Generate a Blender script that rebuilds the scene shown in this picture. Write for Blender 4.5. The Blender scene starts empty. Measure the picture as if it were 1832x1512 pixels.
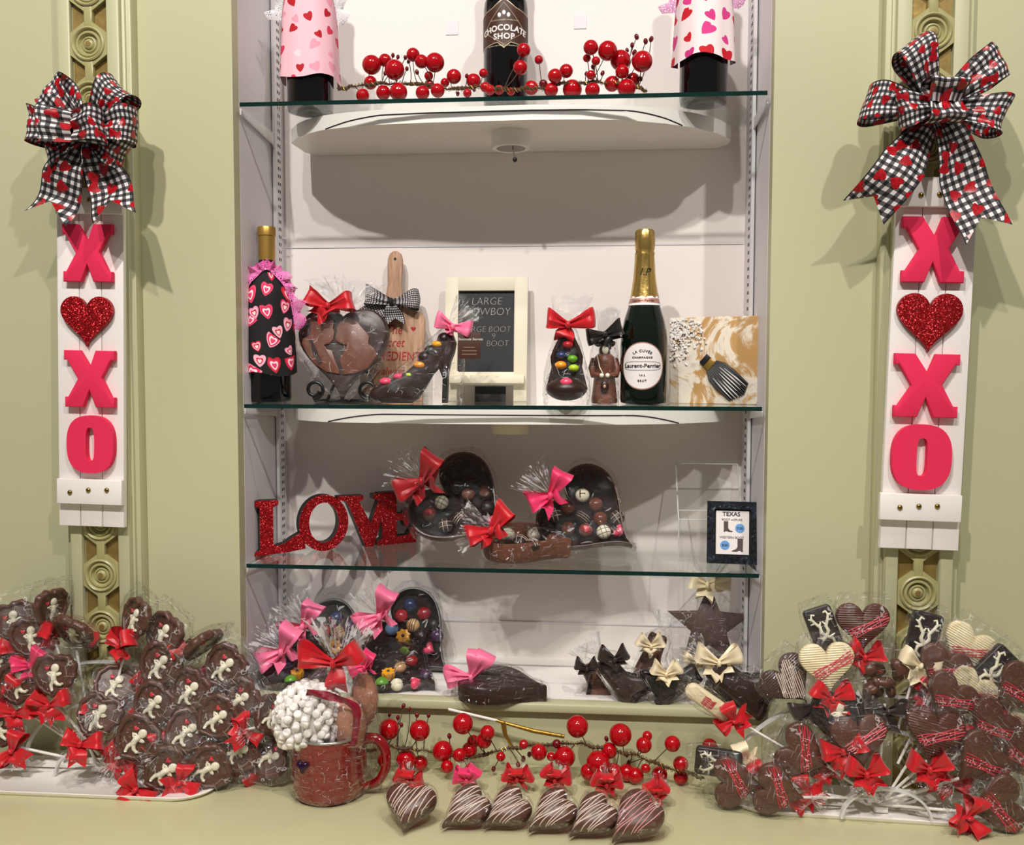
import bpy, math, random
from math import sin, cos, pi, sqrt, radians as R
from mathutils import Matrix, Vector
rnd = random.Random(7)
S = bpy.context.scene
COL = S.collection
# ---------------------------------------------------------------- camera
FPX, YAW, PIT, ROL, CX, CY = 1656.74, .0825, .0573, .0018, .6058, -1.5651
fw = Vector((-sin(YAW)*cos(PIT), cos(YAW)*cos(PIT), -sin(PIT)))
r0 = fw.cross(Vector((0, 0, 1))).normalized(); u0 = r0.cross(fw)
rv = cos(ROL)*r0 + sin(ROL)*u0; uv_ = -sin(ROL)*r0 + cos(ROL)*u0
cam = bpy.data.cameras.new('camera'); co = bpy.data.objects.new('camera', cam); COL.objects.link(co)
mm = Matrix.Identity(4)
for i in range(3):
    mm[i][0] = rv[i]; mm[i][1] = uv_[i]; mm[i][2] = -fw[i]
mm[0][3] = CX; mm[1][3] = CY
co.matrix_world = mm
cam.sensor_fit = 'HORIZONTAL'; cam.sensor_width = 36; cam.lens = FPX/1832*36
cam.clip_start = .02; cam.clip_end = 50
S.camera = co
def ray(px, py): return fw*FPX + rv*(px-916) - uv_*(py-756)
def P(px, py, Y):
    d = ray(px, py); return Vector((CX, CY, 0)) + d*((Y-CY)/d.y)
def PZ(px, py, z):
    d = ray(px, py); return Vector((CX, CY, 0)) + d*(z/d.z)
def mpp(Y): return (Y-CY)/FPX
# ---------------------------------------------------------------- light
w = bpy.data.worlds.new('room_light'); S.world = w; w.use_nodes = True
wt = w.node_tree; bg = wt.nodes['Background']
tc = wt.nodes.new('ShaderNodeTexCoord'); sp = wt.nodes.new('ShaderNodeSeparateXYZ'); rp = wt.nodes.new('ShaderNodeValToRGB')
wt.links.new(tc.outputs['Generated'], sp.inputs[0]); wt.links.new(sp.outputs['Z'], rp.inputs[0])
rp.color_ramp.elements[0].position = .2; rp.color_ramp.elements[0].color = (.16, .15, .14, 1)
rp.color_ramp.elements[1].position = .9; rp.color_ramp.elements[1].color = (.30, .28, .26, 1)
wt.links.new(rp.outputs[0], bg.inputs[0]); bg.inputs[1].default_value = .95
def lamp(name, loc, e, rad, col, target=None, spread=None):
    l = bpy.data.lights.new(name, 'SPOT' if target else 'POINT'); l.energy = e; l.shadow_soft_size = rad; l.color = col
    o = bpy.data.objects.new(name, l); COL.objects.link(o); o.location = loc
    if target:
        l.spot_size = R(spread); l.spot_blend = .6
        o.rotation_euler = (Vector(target)-Vector(loc)).to_track_quat('-Z', 'Y').to_euler()
    return o
LC = (1, .95, .9)
lamp('ceiling_or_fill_spot', (-.12, -2.15, 2.12), 195, .035, LC, (.35, .0, -.25), 95)
lamp('ceiling_or_fill_spot', (1.55, -2.2, 2.2), 128, .035, LC, (.95, .0, -.25), 95)
lamp('ceiling_or_fill_spot', (.32, -2.3, 2.35), 106, .035, LC, (.45, .0, -.3), 95)
lamp('ceiling_or_fill_spot', (.6, -1.15, 2.3), 88, .035, LC, (.45, -.12, -.69), 34)  # added fill spot, only there to brighten the counter
vs = S.view_settings; vs.view_transform = 'Standard'; vs.look = 'None'; vs.gamma = 1; vs.exposure = 0.0
S.cycles.transparent_max_bounces = 32; S.cycles.max_bounces = 10; S.cycles.caustics_reflective = False; S.cycles.caustics_refractive = False
# ---------------------------------------------------------------- materials
def lin(c):
    c = c/255.; return c/12.92 if c <= .04045 else ((c+.055)/1.055)**2.4
def rgb(*c): return (lin(c[0]), lin(c[1]), lin(c[2]), 1)
class NT:
    def __init__(s, name):
        s.m = bpy.data.materials.new(name); s.m.use_nodes = True; s.t = s.m.node_tree
        s.b = s.t.nodes['Principled BSDF']; s.out = s.t.nodes['Material Output']
    def n(s, typ, **k):
        a = s.t.nodes.new(typ)
        for q, v in k.items(): setattr(a, q, v)
        return a
    def put(s, sock, v):
        if hasattr(v, 'is_linked'): s.t.links.new(v, sock)
        else: sock.default_value = v
    def math(s, op, a, b=0., c=0.):
        k = s.n('ShaderNodeMath', operation=op)
        s.put(k.inputs[0], a); s.put(k.inputs[1], b); s.put(k.inputs[2], c); return k.outputs[0]
    def mix(s, f, a, b):
        k = s.n('ShaderNodeMix', data_type='RGBA')
        s.put(k.inputs[0], f); s.put(k.inputs[6], a); s.put(k.inputs[7], b); return k.outputs[2]
    def noise(s, scale, detail=3, rough=.5, vec=None, dist=0.):
        k = s.n('ShaderNodeTexNoise'); k.inputs['Scale'].default_value = scale; k.inputs['Detail'].default_value = detail
        k.inputs['Roughness'].default_value = rough; k.inputs['Distortion'].default_value = dist
        s.t.links.new(vec if vec else s.obj(), k.inputs['Vector']); return k.outputs['Fac']
    def obj(s):
        if not hasattr(s, '_tc'): s._tc = s.n('ShaderNodeTexCoord')
        return s._tc.outputs['Object']
    def uv(s):
        s.obj(); return s._tc.outputs['UV']
    def ramp(s, f, *st):
        k = s.n('ShaderNodeValToRGB'); e = k.color_ramp.elements
        while len(e) < len(st): e.new(.5)
        for q, (p, c) in zip(e, st): q.position = p; q.color = c
        s.t.links.new(f, k.inputs[0]); return k.outputs[0]
    def bump(s, h, strength=.3, dist=.001, normal=None):
        k = s.n('ShaderNodeBump'); k.inputs['Strength'].default_value = strength; k.inputs['Distance'].default_value = dist
        s.t.links.new(h, k.inputs['Height'])
        if normal: s.t.links.new(normal, k.inputs['Normal'])
        return k.outputs[0]
    def setb(s, **k):
        for q, v in k.items():
            s.put(s.b.inputs[q.replace('_', ' ')], v)
        return s
    def vmap(s, vec, sx, sy, sz=1., rot=0.):
        k = s.n('ShaderNodeMapping'); k.inputs['Scale'].default_value = (sx, sy, sz); k.inputs['Rotation'].default_value = (0, 0, rot)
        s.t.links.new(vec, k.inputs['Vector']); return k.outputs[0]
    def hearts(s, vec, scale, jitter=.5, rot=.7):
        """heart distance in every cell of a jittered grid, plus a random colour per cell"""
        v = s.n('ShaderNodeTexVoronoi', voronoi_dimensions='2D'); v.inputs['Scale'].default_value = scale; v.inputs['Randomness'].default_value = jitter
        s.t.links.new(vec, v.inputs['Vector'])
        sub = s.n('ShaderNodeVectorMath', operation='SUBTRACT'); s.t.links.new(vec, sub.inputs[0]); s.t.links.new(v.outputs['Position'], sub.inputs[1])
        rc = s.n('ShaderNodeSeparateColor'); s.t.links.new(v.outputs['Color'], rc.inputs[0])
        ro = s.n('ShaderNodeVectorRotate', rotation_type='Z_AXIS'); s.t.links.new(sub.outputs[0], ro.inputs['Vector'])
        s.t.links.new(s.math('MULTIPLY', s.math('SUBTRACT', rc.outputs[1], .5), 2*rot), ro.inputs['Angle'])
        xy = s.n('ShaderNodeSeparateXYZ'); s.t.links.new(ro.outputs[0], xy.inputs[0])
        x = s.math('MULTIPLY', s.math('ABSOLUTE', xy.outputs[0]), scale); y = s.math('MULTIPLY', xy.outputs[1], scale)
        yy = s.math('SUBTRACT', s.math('ADD', y, .03), s.math('MULTIPLY', x, .75))
        d = s.math('SQRT', s.math('ADD', s.math('MULTIPLY', x, x), s.math('MULTIPLY', yy, yy)))
        return d, rc.outputs[0], rc.outputs[2]
def mat(name, c, rough=.5, metal=0., coat=0., bump=None, var=None, **k):
    q = NT(name); q.setb(Roughness=rough, Metallic=metal, Coat_Weight=coat)
    c = rgb(*c)
    if var:
        sc, amt = var; f = q.noise(sc, 4)
        q.setb(Base_Color=q.mix(f, tuple(x*(1-amt) for x in c[:3])+(1,), tuple(min(1, x*(1+amt)) for x in c[:3])+(1,)))
    else: q.setb(Base_Color=c)
    if bump: q.setb(Normal=q.bump(q.noise(bump[0], 4), bump[1], bump[2] if len(bump) > 2 else .001))
    if k: q.setb(**k)
    return q.m
def glitter(name, c1, c2, scale=900):
    q = NT(name); v = q.n('ShaderNodeTexVoronoi'); v.inputs['Scale'].default_value = scale; q.t.links.new(q.obj(), v.inputs['Vector'])
    r = q.n('ShaderNodeSeparateColor'); q.t.links.new(v.outputs['Color'], r.inputs[0])
    q.setb(Base_Color=q.mix(r.outputs[0], rgb(*c1), rgb(*c2)), Metallic=.55, Roughness=.28)
    g = q.n('ShaderNodeNewGeometry'); sub = q.n('ShaderNodeVectorMath', operation='SUBTRACT'); sub.inputs[1].default_value = (.5, .5, .5)
    q.t.links.new(v.outputs['Color'], sub.inputs[0]); sc = q.n('ShaderNodeVectorMath', operation='SCALE'); sc.inputs['Scale'].default_value = 1.3
    q.t.links.new(sub.outputs[0], sc.inputs[0]); ad = q.n('ShaderNodeVectorMath', operation='ADD')
    q.t.links.new(g.outputs['Normal'], ad.inputs[0]); q.t.links.new(sc.outputs[0], ad.inputs[1])
    no = q.n('ShaderNodeVectorMath', operation='NORMALIZE'); q.t.links.new(ad.outputs[0], no.inputs[0])
    q.setb(Normal=no.outputs[0]); return q.m
def clear(name, tint=(.985, .985, .985), ior=1.45, rough=.03, crinkle=None, gain=1., solid=False):
    q = NT(name); q.t.nodes.remove(q.b)
    tr = q.n('ShaderNodeBsdfTransparent'); tr.inputs[0].default_value = tint+(1,)
    gl = q.n('ShaderNodeBsdfGlossy'); gl.inputs['Roughness'].default_value = rough; gl.inputs['Color'].default_value = (1, 1, 1, 1)
    fr = q.n('ShaderNodeLayerWeight'); f0 = ((ior-1)/(ior+1))**2
    if crinkle:
        sc, st, ds = crinkle
        v = q.n('ShaderNodeTexVoronoi', feature='F1'); v.inputs['Scale'].default_value = sc
        q.t.links.new(q.vmap(q.obj(), 1, 1, .45), v.inputs['Vector'])
        h = q.math('ADD', v.outputs['Distance'], q.math('MULTIPLY', q.noise(sc*2.2, 2), .8))
        nb = q.bump(h, st, ds); q.t.links.new(nb, gl.inputs['Normal']); q.t.links.new(nb, fr.inputs['Normal'])
    f = q.math('ADD', q.math('MULTIPLY', q.math('POWER', fr.outputs['Facing'], 5.), (1-f0)*.9), f0*gain)
    if solid:
        g = q.n('ShaderNodeNewGeometry'); f = q.math('MULTIPLY', f, q.math('SUBTRACT', 1., g.outputs['Backfacing']))
    f = q.math('MINIMUM', f, 1.)
    mx = q.n('ShaderNodeMixShader'); q.t.links.new(f, mx.inputs[0]); q.t.links.new(tr.outputs[0], mx.inputs[1]); q.t.links.new(gl.outputs[0], mx.inputs[2])
    q.t.links.new(mx.outputs[0], q.out.inputs['Surface']); return q.m
def gingham(name, n, hearts=None, vscale=None):
    q = NT(name); xy = q.n('ShaderNodeSeparateXYZ'); q.t.links.new(q.uv(), xy.inputs[0])
    a = [q.math('GREATER_THAN', q.math('FRACT', q.math('MULTIPLY', xy.outputs[i], n)), .5) for i in (0, 1)]
    s2 = q.math('MULTIPLY', q.math('ADD', a[0], a[1]), .5)
    e = q.math('GREATER_THAN', q.math('ABSOLUTE', q.math('SUBTRACT', xy.outputs[1], .5)), .47)
    col = q.ramp(s2, (0., rgb(228, 224, 222)), (.5, rgb(86, 82, 84)), (1., rgb(14, 12, 14)))
    col = q.mix(e, col, rgb(20, 18, 20))
    q.setb(Roughness=.75, Base_Color=col)
    if hearts:
        d, r1, r2 = q.hearts(q.uv(), hearts, .55, 1.2)
        mk = q.math('LESS_THAN', d, .26)
        vv = q.n('ShaderNodeTexVoronoi'); vv.inputs['Scale'].default_value = 60; q.t.links.new(q.uv(), vv.inputs['Vector'])
        rr = q.n('ShaderNodeSeparateColor'); q.t.links.new(vv.outputs['Color'], rr.inputs[0])
        q.setb(Base_Color=q.mix(mk, col, q.mix(rr.outputs[0], rgb(120, 4, 14), rgb(205, 20, 34))), Roughness=q.math('SUBTRACT', .75, q.math('MULTIPLY', mk, .45)))
    return q.m
def apron(name, ground, size, pal, scale, jit=.35, rot=.6, rings=None):
    q = NT(name); d, r1, r2 = q.hearts(q.uv(), scale, jit, rot); d = q.math('DIVIDE', d, q.math('ADD', q.math('MULTIPLY', r2, .55), .62))
    k = q.n('ShaderNodeValToRGB'); k.color_ramp.interpolation = 'CONSTANT'; e = k.color_ramp.elements
    while len(e) < len(pal): e.new(.5)
    for i, c in enumerate(pal): e[i].position = i/len(pal); e[i].color = rgb(*c)
    q.t.links.new(r1, k.inputs[0])
    col = q.mix(q.math('LESS_THAN', d, size), rgb(*ground), k.outputs[0])
    if rings:
        for f, c1, c2 in rings:
            cc = q.mix(q.math('GREATER_THAN', r2, .5), rgb(*c1), rgb(*c2))
            col = q.mix(q.math('LESS_THAN', d, size*f), col, cc)
    q.setb(Base_Color=col, Roughness=.8); return q.m
def lace(name, c, scale=300):
    q = NT(name); v = q.n('ShaderNodeTexVoronoi', feature='DISTANCE_TO_EDGE'); v.inputs['Scale'].default_value = scale; q.t.links.new(q.obj(), v.inputs['Vector'])
    q.setb(Base_Color=rgb(*c), Roughness=.8, Alpha=q.math('LESS_THAN', v.outputs['Distance'], .22)); return q.m
M = {}
M['green'] = mat('sage_green_paint', (190, 189, 152), .42, bump=(260, .12, .0004), var=(3, .03))
M['green_counter'] = mat('sage_green_counter_paint', (194, 190, 150), .28, bump=(30, .1, .0006), var=(9, .06))
M['white_wall'] = mat('white_wall_paint', (240, 231, 227), .6, bump=(220, .15, .0004), var=(4, .02))
M['white_side'] = mat('white_side_paint', (226, 222, 226), .5)
M['white_gloss'] = mat('white_gloss_paint', (243, 238, 233), .35)
M['track'] = mat('white_metal_track', (225, 223, 224), .35, .2)
M['slot'] = mat('black_slot', (12, 12, 12), .8)
M['gold_patina'] = mat('gold_patina', (150, 126, 70), .45, .5, bump=(90, .5), var=(60, .4))
M['olive'] = mat('olive_patina', (168, 162, 112), .35, bump=(80, .25), var=(40, .12))
M['glass'] = clear('shelf_glass', (.955, .975, .965), 1.5, .0, solid=True)
M['glass_edge'] = mat('green_glass_edge', (8, 40, 36), .08, var=(40, .5))
M['acrylic'] = clear('clear_acrylic', (.97, .97, .965), 1.5, .02, None, 1.6, True)
M['acrylic_white'] = mat('frosted_acrylic', (226, 226, 224), .2, Alpha=.75)
def film(name, fanlike):
    q = NT(name); q.t.nodes.remove(q.b)
    tr = q.n('ShaderNodeBsdfTransparent'); tr.inputs[0].default_value = (.985, .985, .985, 1)
    gl = q.n('ShaderNodeBsdfGlossy'); gl.inputs['Roughness'].default_value = .07
    v = q.n('ShaderNodeTexVoronoi', feature='F1'); v.inputs['Scale'].default_value = 75; q.t.links.new(q.obj(), v.inputs['Vector'])
    nb = q.bump(q.math('ADD', v.outputs['Distance'], q.math('MULTIPLY', q.noise(170, 2), .7)), .9, .007); q.t.links.new(nb, gl.inputs['Normal'])
    lw = q.n('ShaderNodeLayerWeight'); q.t.links.new(nb, lw.inputs['Normal'])
    f = q.math('MINIMUM', q.math('ADD', q.math('MULTIPLY', q.math('POWER', lw.outputs['Facing'], 5.), .75), .055), .8)
    mx = q.n('ShaderNodeMixShader'); q.t.links.new(f, mx.inputs[0]); q.t.links.new(tr.outputs[0], mx.inputs[1]); q.t.links.new(gl.outputs[0], mx.inputs[2])
    # sharp white creases in the film; painted streaks stand in for its highlights
    if fanlike:
        k = q.math('GREATER_THAN', q.noise(1, 2, .6, q.vmap(q.uv(), 55, 2.2)), .58); amt = .6
    else:
        e = q.n('ShaderNodeTexVoronoi', feature='DISTANCE_TO_EDGE'); e.inputs['Scale'].default_value = 42
        d = q.n('ShaderNodeVectorMath', operation='ADD'); nz = q.n('ShaderNodeTexNoise'); nz.inputs['Scale'].default_value = 40; q.t.links.new(q.obj(), nz.inputs['Vector'])
        sc = q.n('ShaderNodeVectorMath', operation='SCALE'); sc.inputs['Scale'].default_value = .03; q.t.links.new(nz.outputs['Color'], sc.inputs[0])
        q.t.links.new(q.obj(), d.inputs[0]); q.t.links.new(sc.outputs[0], d.inputs[1]); q.t.links.new(q.vmap(d.outputs[0], 1, 1, .6), e.inputs['Vector'])
        k = q.math('MULTIPLY', q.math('LESS_THAN', e.outputs['Distance'], .014), q.math('GREATER_THAN', q.noise(34, 1), .6)); amt = .45
    if not fanlike:
        vr = q.n('ShaderNodeMapping'); vr.inputs['Rotation'].default_value = (.3, .7, .2); vr.inputs['Scale'].default_value = (32, 32, 620); q.t.links.new(q.obj(), vr.inputs['Vector'])
        k = q.math('MAXIMUM', k, q.math('GREATER_THAN', q.noise(1, 1, .5, vr.outputs[0]), .725))  # thin white dashes painted in as highlight streaks
    df = q.n('ShaderNodeBsdfTranslucent'); df.inputs[0].default_value = (.95, .95, .95, 1); dd = q.n('ShaderNodeBsdfDiffuse'); dd.inputs[0].default_value = (.95, .95, .95, 1)
    m0 = q.n('ShaderNodeMixShader'); m0.inputs[0].default_value = .4; q.t.links.new(dd.outputs[0], m0.inputs[1]); q.t.links.new(df.outputs[0], m0.inputs[2])
    m2 = q.n('ShaderNodeMixShader'); q.t.links.new(q.math('MULTIPLY', k, amt), m2.inputs[0]); q.t.links.new(mx.outputs[0], m2.inputs[1]); q.t.links.new(m0.outputs[0], m2.inputs[2])
    q.t.links.new(m2.outputs[0], q.out.inputs['Surface']); return q.m
M['cello'] = film('crinkled_cellophane', False); M['cello_fan'] = film('gathered_cellophane', True); CE = [M['cello'], M['cello_fan']]
M['foam'] = mat('coral_pink_foam', (232, 38, 84), .85, bump=(900, .25))
M['sign_white'] = mat('whitewashed_board', (240, 234, 230), .7, bump=(120, .2), var=(14, .05))
M['sign_edge'] = mat('grey_board_edge', (70, 66, 66), .8)
M['brass'] = mat('brass_tack', (150, 128, 70), .25, 1.)
M['red_glitter'] = glitter('red_glitter', (96, 4, 12), (214, 22, 34))
M['red_dark'] = mat('dark_red_edge', (90, 10, 20), .6)
M['black_paint'] = mat('black_paint', (16, 14, 14), .5)
M['black_wire'] = mat('black_wire', (12, 12, 12), .35)
M['gingham_hearts'] = gingham('gingham_with_glitter_hearts', 6, 2.2)
M['gingham'] = gingham('black_white_gingham', 9)
def satin(n, c): return mat(n, c, .42, Sheen_Weight=.2, bump=(420, .08, .0005))
M['red_satin'] = satin('red_satin_ribbon', (196, 8, 26)); M['red2_satin'] = satin('crimson_satin_ribbon', (160, 10, 24))
M['pink_satin'] = satin('pink_satin_ribbon', (244, 116, 156)); M['hot_satin'] = satin('hot_pink_ribbon', (232, 48, 104))
M['brown_satin'] = satin('brown_satin_ribbon', (46, 34, 28)); M['black_satin'] = satin('black_satin_ribbon', (30, 22, 16)); M['cream_satin'] = satin('cream_satin_ribbon', (240, 224, 188))
def choc(n, c, rough=.38, bmp=(60, .10)): return mat(n, c, rough, bump=bmp, var=(30, .08))
M['milk'] = choc('milk_chocolate', (84, 48, 34)); M['milk2'] = choc('light_milk_chocolate', (112, 66, 48))
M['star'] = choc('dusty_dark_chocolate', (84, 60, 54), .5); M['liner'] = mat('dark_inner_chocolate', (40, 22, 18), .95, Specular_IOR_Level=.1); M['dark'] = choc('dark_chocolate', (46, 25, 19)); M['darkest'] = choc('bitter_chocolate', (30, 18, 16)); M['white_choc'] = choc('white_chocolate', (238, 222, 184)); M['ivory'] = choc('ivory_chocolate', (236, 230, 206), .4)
def ribbed(n, c):
    q = NT(n); wv = q.n('ShaderNodeTexWave', bands_direction='Z'); wv.inputs['Scale'].default_value = 95; q.t.links.new(q.obj(), wv.inputs['Vector'])
    q.setb(Base_Color=rgb(*c), Roughness=.3, Normal=q.bump(wv.outputs['Fac'], .6, .0012)); return q.m
M['milk_rib'] = ribbed('ribbed_milk_chocolate', (84, 44, 34)); M['white_rib'] = ribbed('ribbed_white_chocolate', (238, 222, 180)); M['dark_rib'] = ribbed('ribbed_dark_chocolate', (64, 34, 30))
M['drizzle_red'] = mat('red_drizzle', (206, 44, 66), .4); M['drizzle_pink'] = mat('pink_drizzle', (222, 160, 160), .4); M['drizzle_white'] = mat('white_drizzle', (236, 214, 200), .4)
M['white_stick'] = mat('white_paper_stick', (232, 228, 222), .6)
M['berry'] = mat('glossy_red_berry', (172, 5, 18), .1, coat=.1, var=(40, .15)); M['berry_dark'] = mat('dark_red_berry', (104, 8, 18), .12, coat=.5)
M['twig'] = mat('brown_twig', (66, 44, 30), .7); M['gold_wire'] = mat('gold_wire', (168, 132, 58), .35, .8, bump=(300, .6))
M['wine_glass'] = mat('black_bottle_glass', (7, 7, 8), .04, coat=.3); M['green_glass'] = mat('dark_green_bottle_glass', (3, 16, 7), .04, coat=.3)
M['gold_foil'] = mat('gold_foil', (206, 172, 98), .25, .9, bump=(130, .5)); M['gold_cap'] = mat('gold_capsule', (186, 150, 76), .35, .8)
M['label_white'] = mat('label_paper', (238, 232, 230), .55); M['label_brown'] = mat('brown_label', (70, 40, 28), .5); M['label_gold'] = mat('pale_gold_print', (206, 190, 158), .4, .3)
M['ink'] = mat('grey_ink', (60, 56, 58), .6); M['ink_black'] = mat('black_ink', (22, 20, 20), .6); M['label_pink'] = mat('rose_gold_print', (196, 142, 128), .4, .4)
M['wood'] = None
q = NT('light_wood'); v = q.vmap(q.obj(), 60, 60, 6); f = q.noise(3, 5, .6, v, .6)
q.setb(Base_Color=q.ramp(f, (.3, rgb(150, 112, 84)), (.7, rgb(196, 156, 124))), Roughness=.6); M['wood'] = q.m
M['wood_edge'] = mat('burnt_wood_edge', (58, 42, 34), .7)
M['cream'] = mat('cream_paint', (230, 221, 198), .5); M['slate'] = mat('slate_board', (20, 21, 24), .55, var=(30, .3)); M['chalk'] = mat('chalk', (176, 176, 176), .9)
M['red_enamel'] = mat('speckled_red_enamel', (150, 8, 20), .12, coat=.5)
q = NT('speckled_red_enamel'); v = q.n('ShaderNodeTexVoronoi'); v.inputs['Scale'].default_value = 130; q.t.links.new(q.obj(), v.inputs['Vector'])
q.setb(Base_Color=q.mix(q.math('LESS_THAN', v.outputs['Distance'], .10), rgb(126, 3, 12), rgb(225, 170, 160)), Roughness=.12, Coat_Weight=.5); M['red_enamel'] = q.m
M['steel'] = mat('steel_rim', (190, 188, 184), .2, .9); M['marsh'] = mat('white_marshmallow', (246, 240, 236), .8); M['cocoa'] = mat('cocoa_powder', (178, 120, 94), .9, var=(50, .15))
M['purple'] = mat('purple_foil', (44, 10, 54), .15, .4)
q = NT('black_marbled_frame'); q.setb(Base_Color=q.ramp(q.noise(60, 5, .6, None, 2.), (.4, rgb(14, 16, 20)), (.62, rgb(40, 46, 56)), (.72, rgb(130, 138, 150))), Roughness=.25); M['marble_black'] = q.m
M['blue_dot'] = mat('blue_print', (104, 160, 220), .6); M['boot_print'] = mat('brown_print', (86, 70, 70), .7)
q = NT('poured_tan_and_white_paint'); f = q.noise(9, 6, .62, None, 2.4)
q.setb(Base_Color=q.ramp(f, (.28, rgb(186, 142, 82)), (.44, rgb(196, 156, 104)), (.5, rgb(240, 228, 208)), (.57, rgb(224, 216, 204)), (.66, rgb(206, 160, 98))), Roughness=.2, Normal=q.bump(f, .5, .002)); M['pour'] = q.m
M['shaded_canvas_side'] = mat('tan_canvas_edge_with_shade', (118, 90, 54), .35, var=(30, .3)); M['resin_white'] = mat('white_resin', (236, 232, 228), .15, coat=.6)  # canvas side: tan darkened to paint in the shade on it
for k, c in dict(red=(150, 14, 28), blue=(38, 52, 96), yellow=(242, 168, 16), tan=(206, 164, 116), purple_c=(62, 28, 70), green_c=(96, 160, 40), lime=(176, 206, 40), pinkc=(232, 76, 110), orange=(246, 152, 20), milkt=(112, 62, 44), bluelight=(110, 142, 184), cherry=(170, 30, 40)).items():
    M[k] = mat('candy_'+k.replace('_c', '').replace('pinkc', 'pink').replace('milkt', 'milk'), c, .22, coat=.3)
M['apron_black'] = apron('black_cloth_with_pink_hearts', (7, 5, 7), .40, [(232, 60, 110), (244, 150, 180), (206, 20, 50), (246, 180, 200)], 32, .7, .5, [(.78, (246, 180, 200), (222, 40, 84)), (.55, (208, 20, 50), (252, 226, 232)), (.33, (250, 226, 232), (232, 60, 110))])
M['apron_pink'] = apron('pale_pink_cloth_with_candy_hearts', (248, 196, 208), .27, [(186, 10, 30), (222, 50, 84), (240, 160, 180), (236, 216, 222), (186, 10, 30)], 34, .6, .9)
M['apron_white'] = apron('white_cloth_with_red_and_pink_hearts', (246, 230, 230), .33, [(206, 10, 36), (222, 60, 140), (206, 10, 36), (214, 50, 130)], 31, .4, .9)
M['lace_pink'] = lace('pink_lace', (240, 120, 190)); M['lace_white'] = lace('white_lace', (232, 232, 236)); M['lace_lilac'] = lace('lilac_lace', (222, 150, 200))
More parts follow.
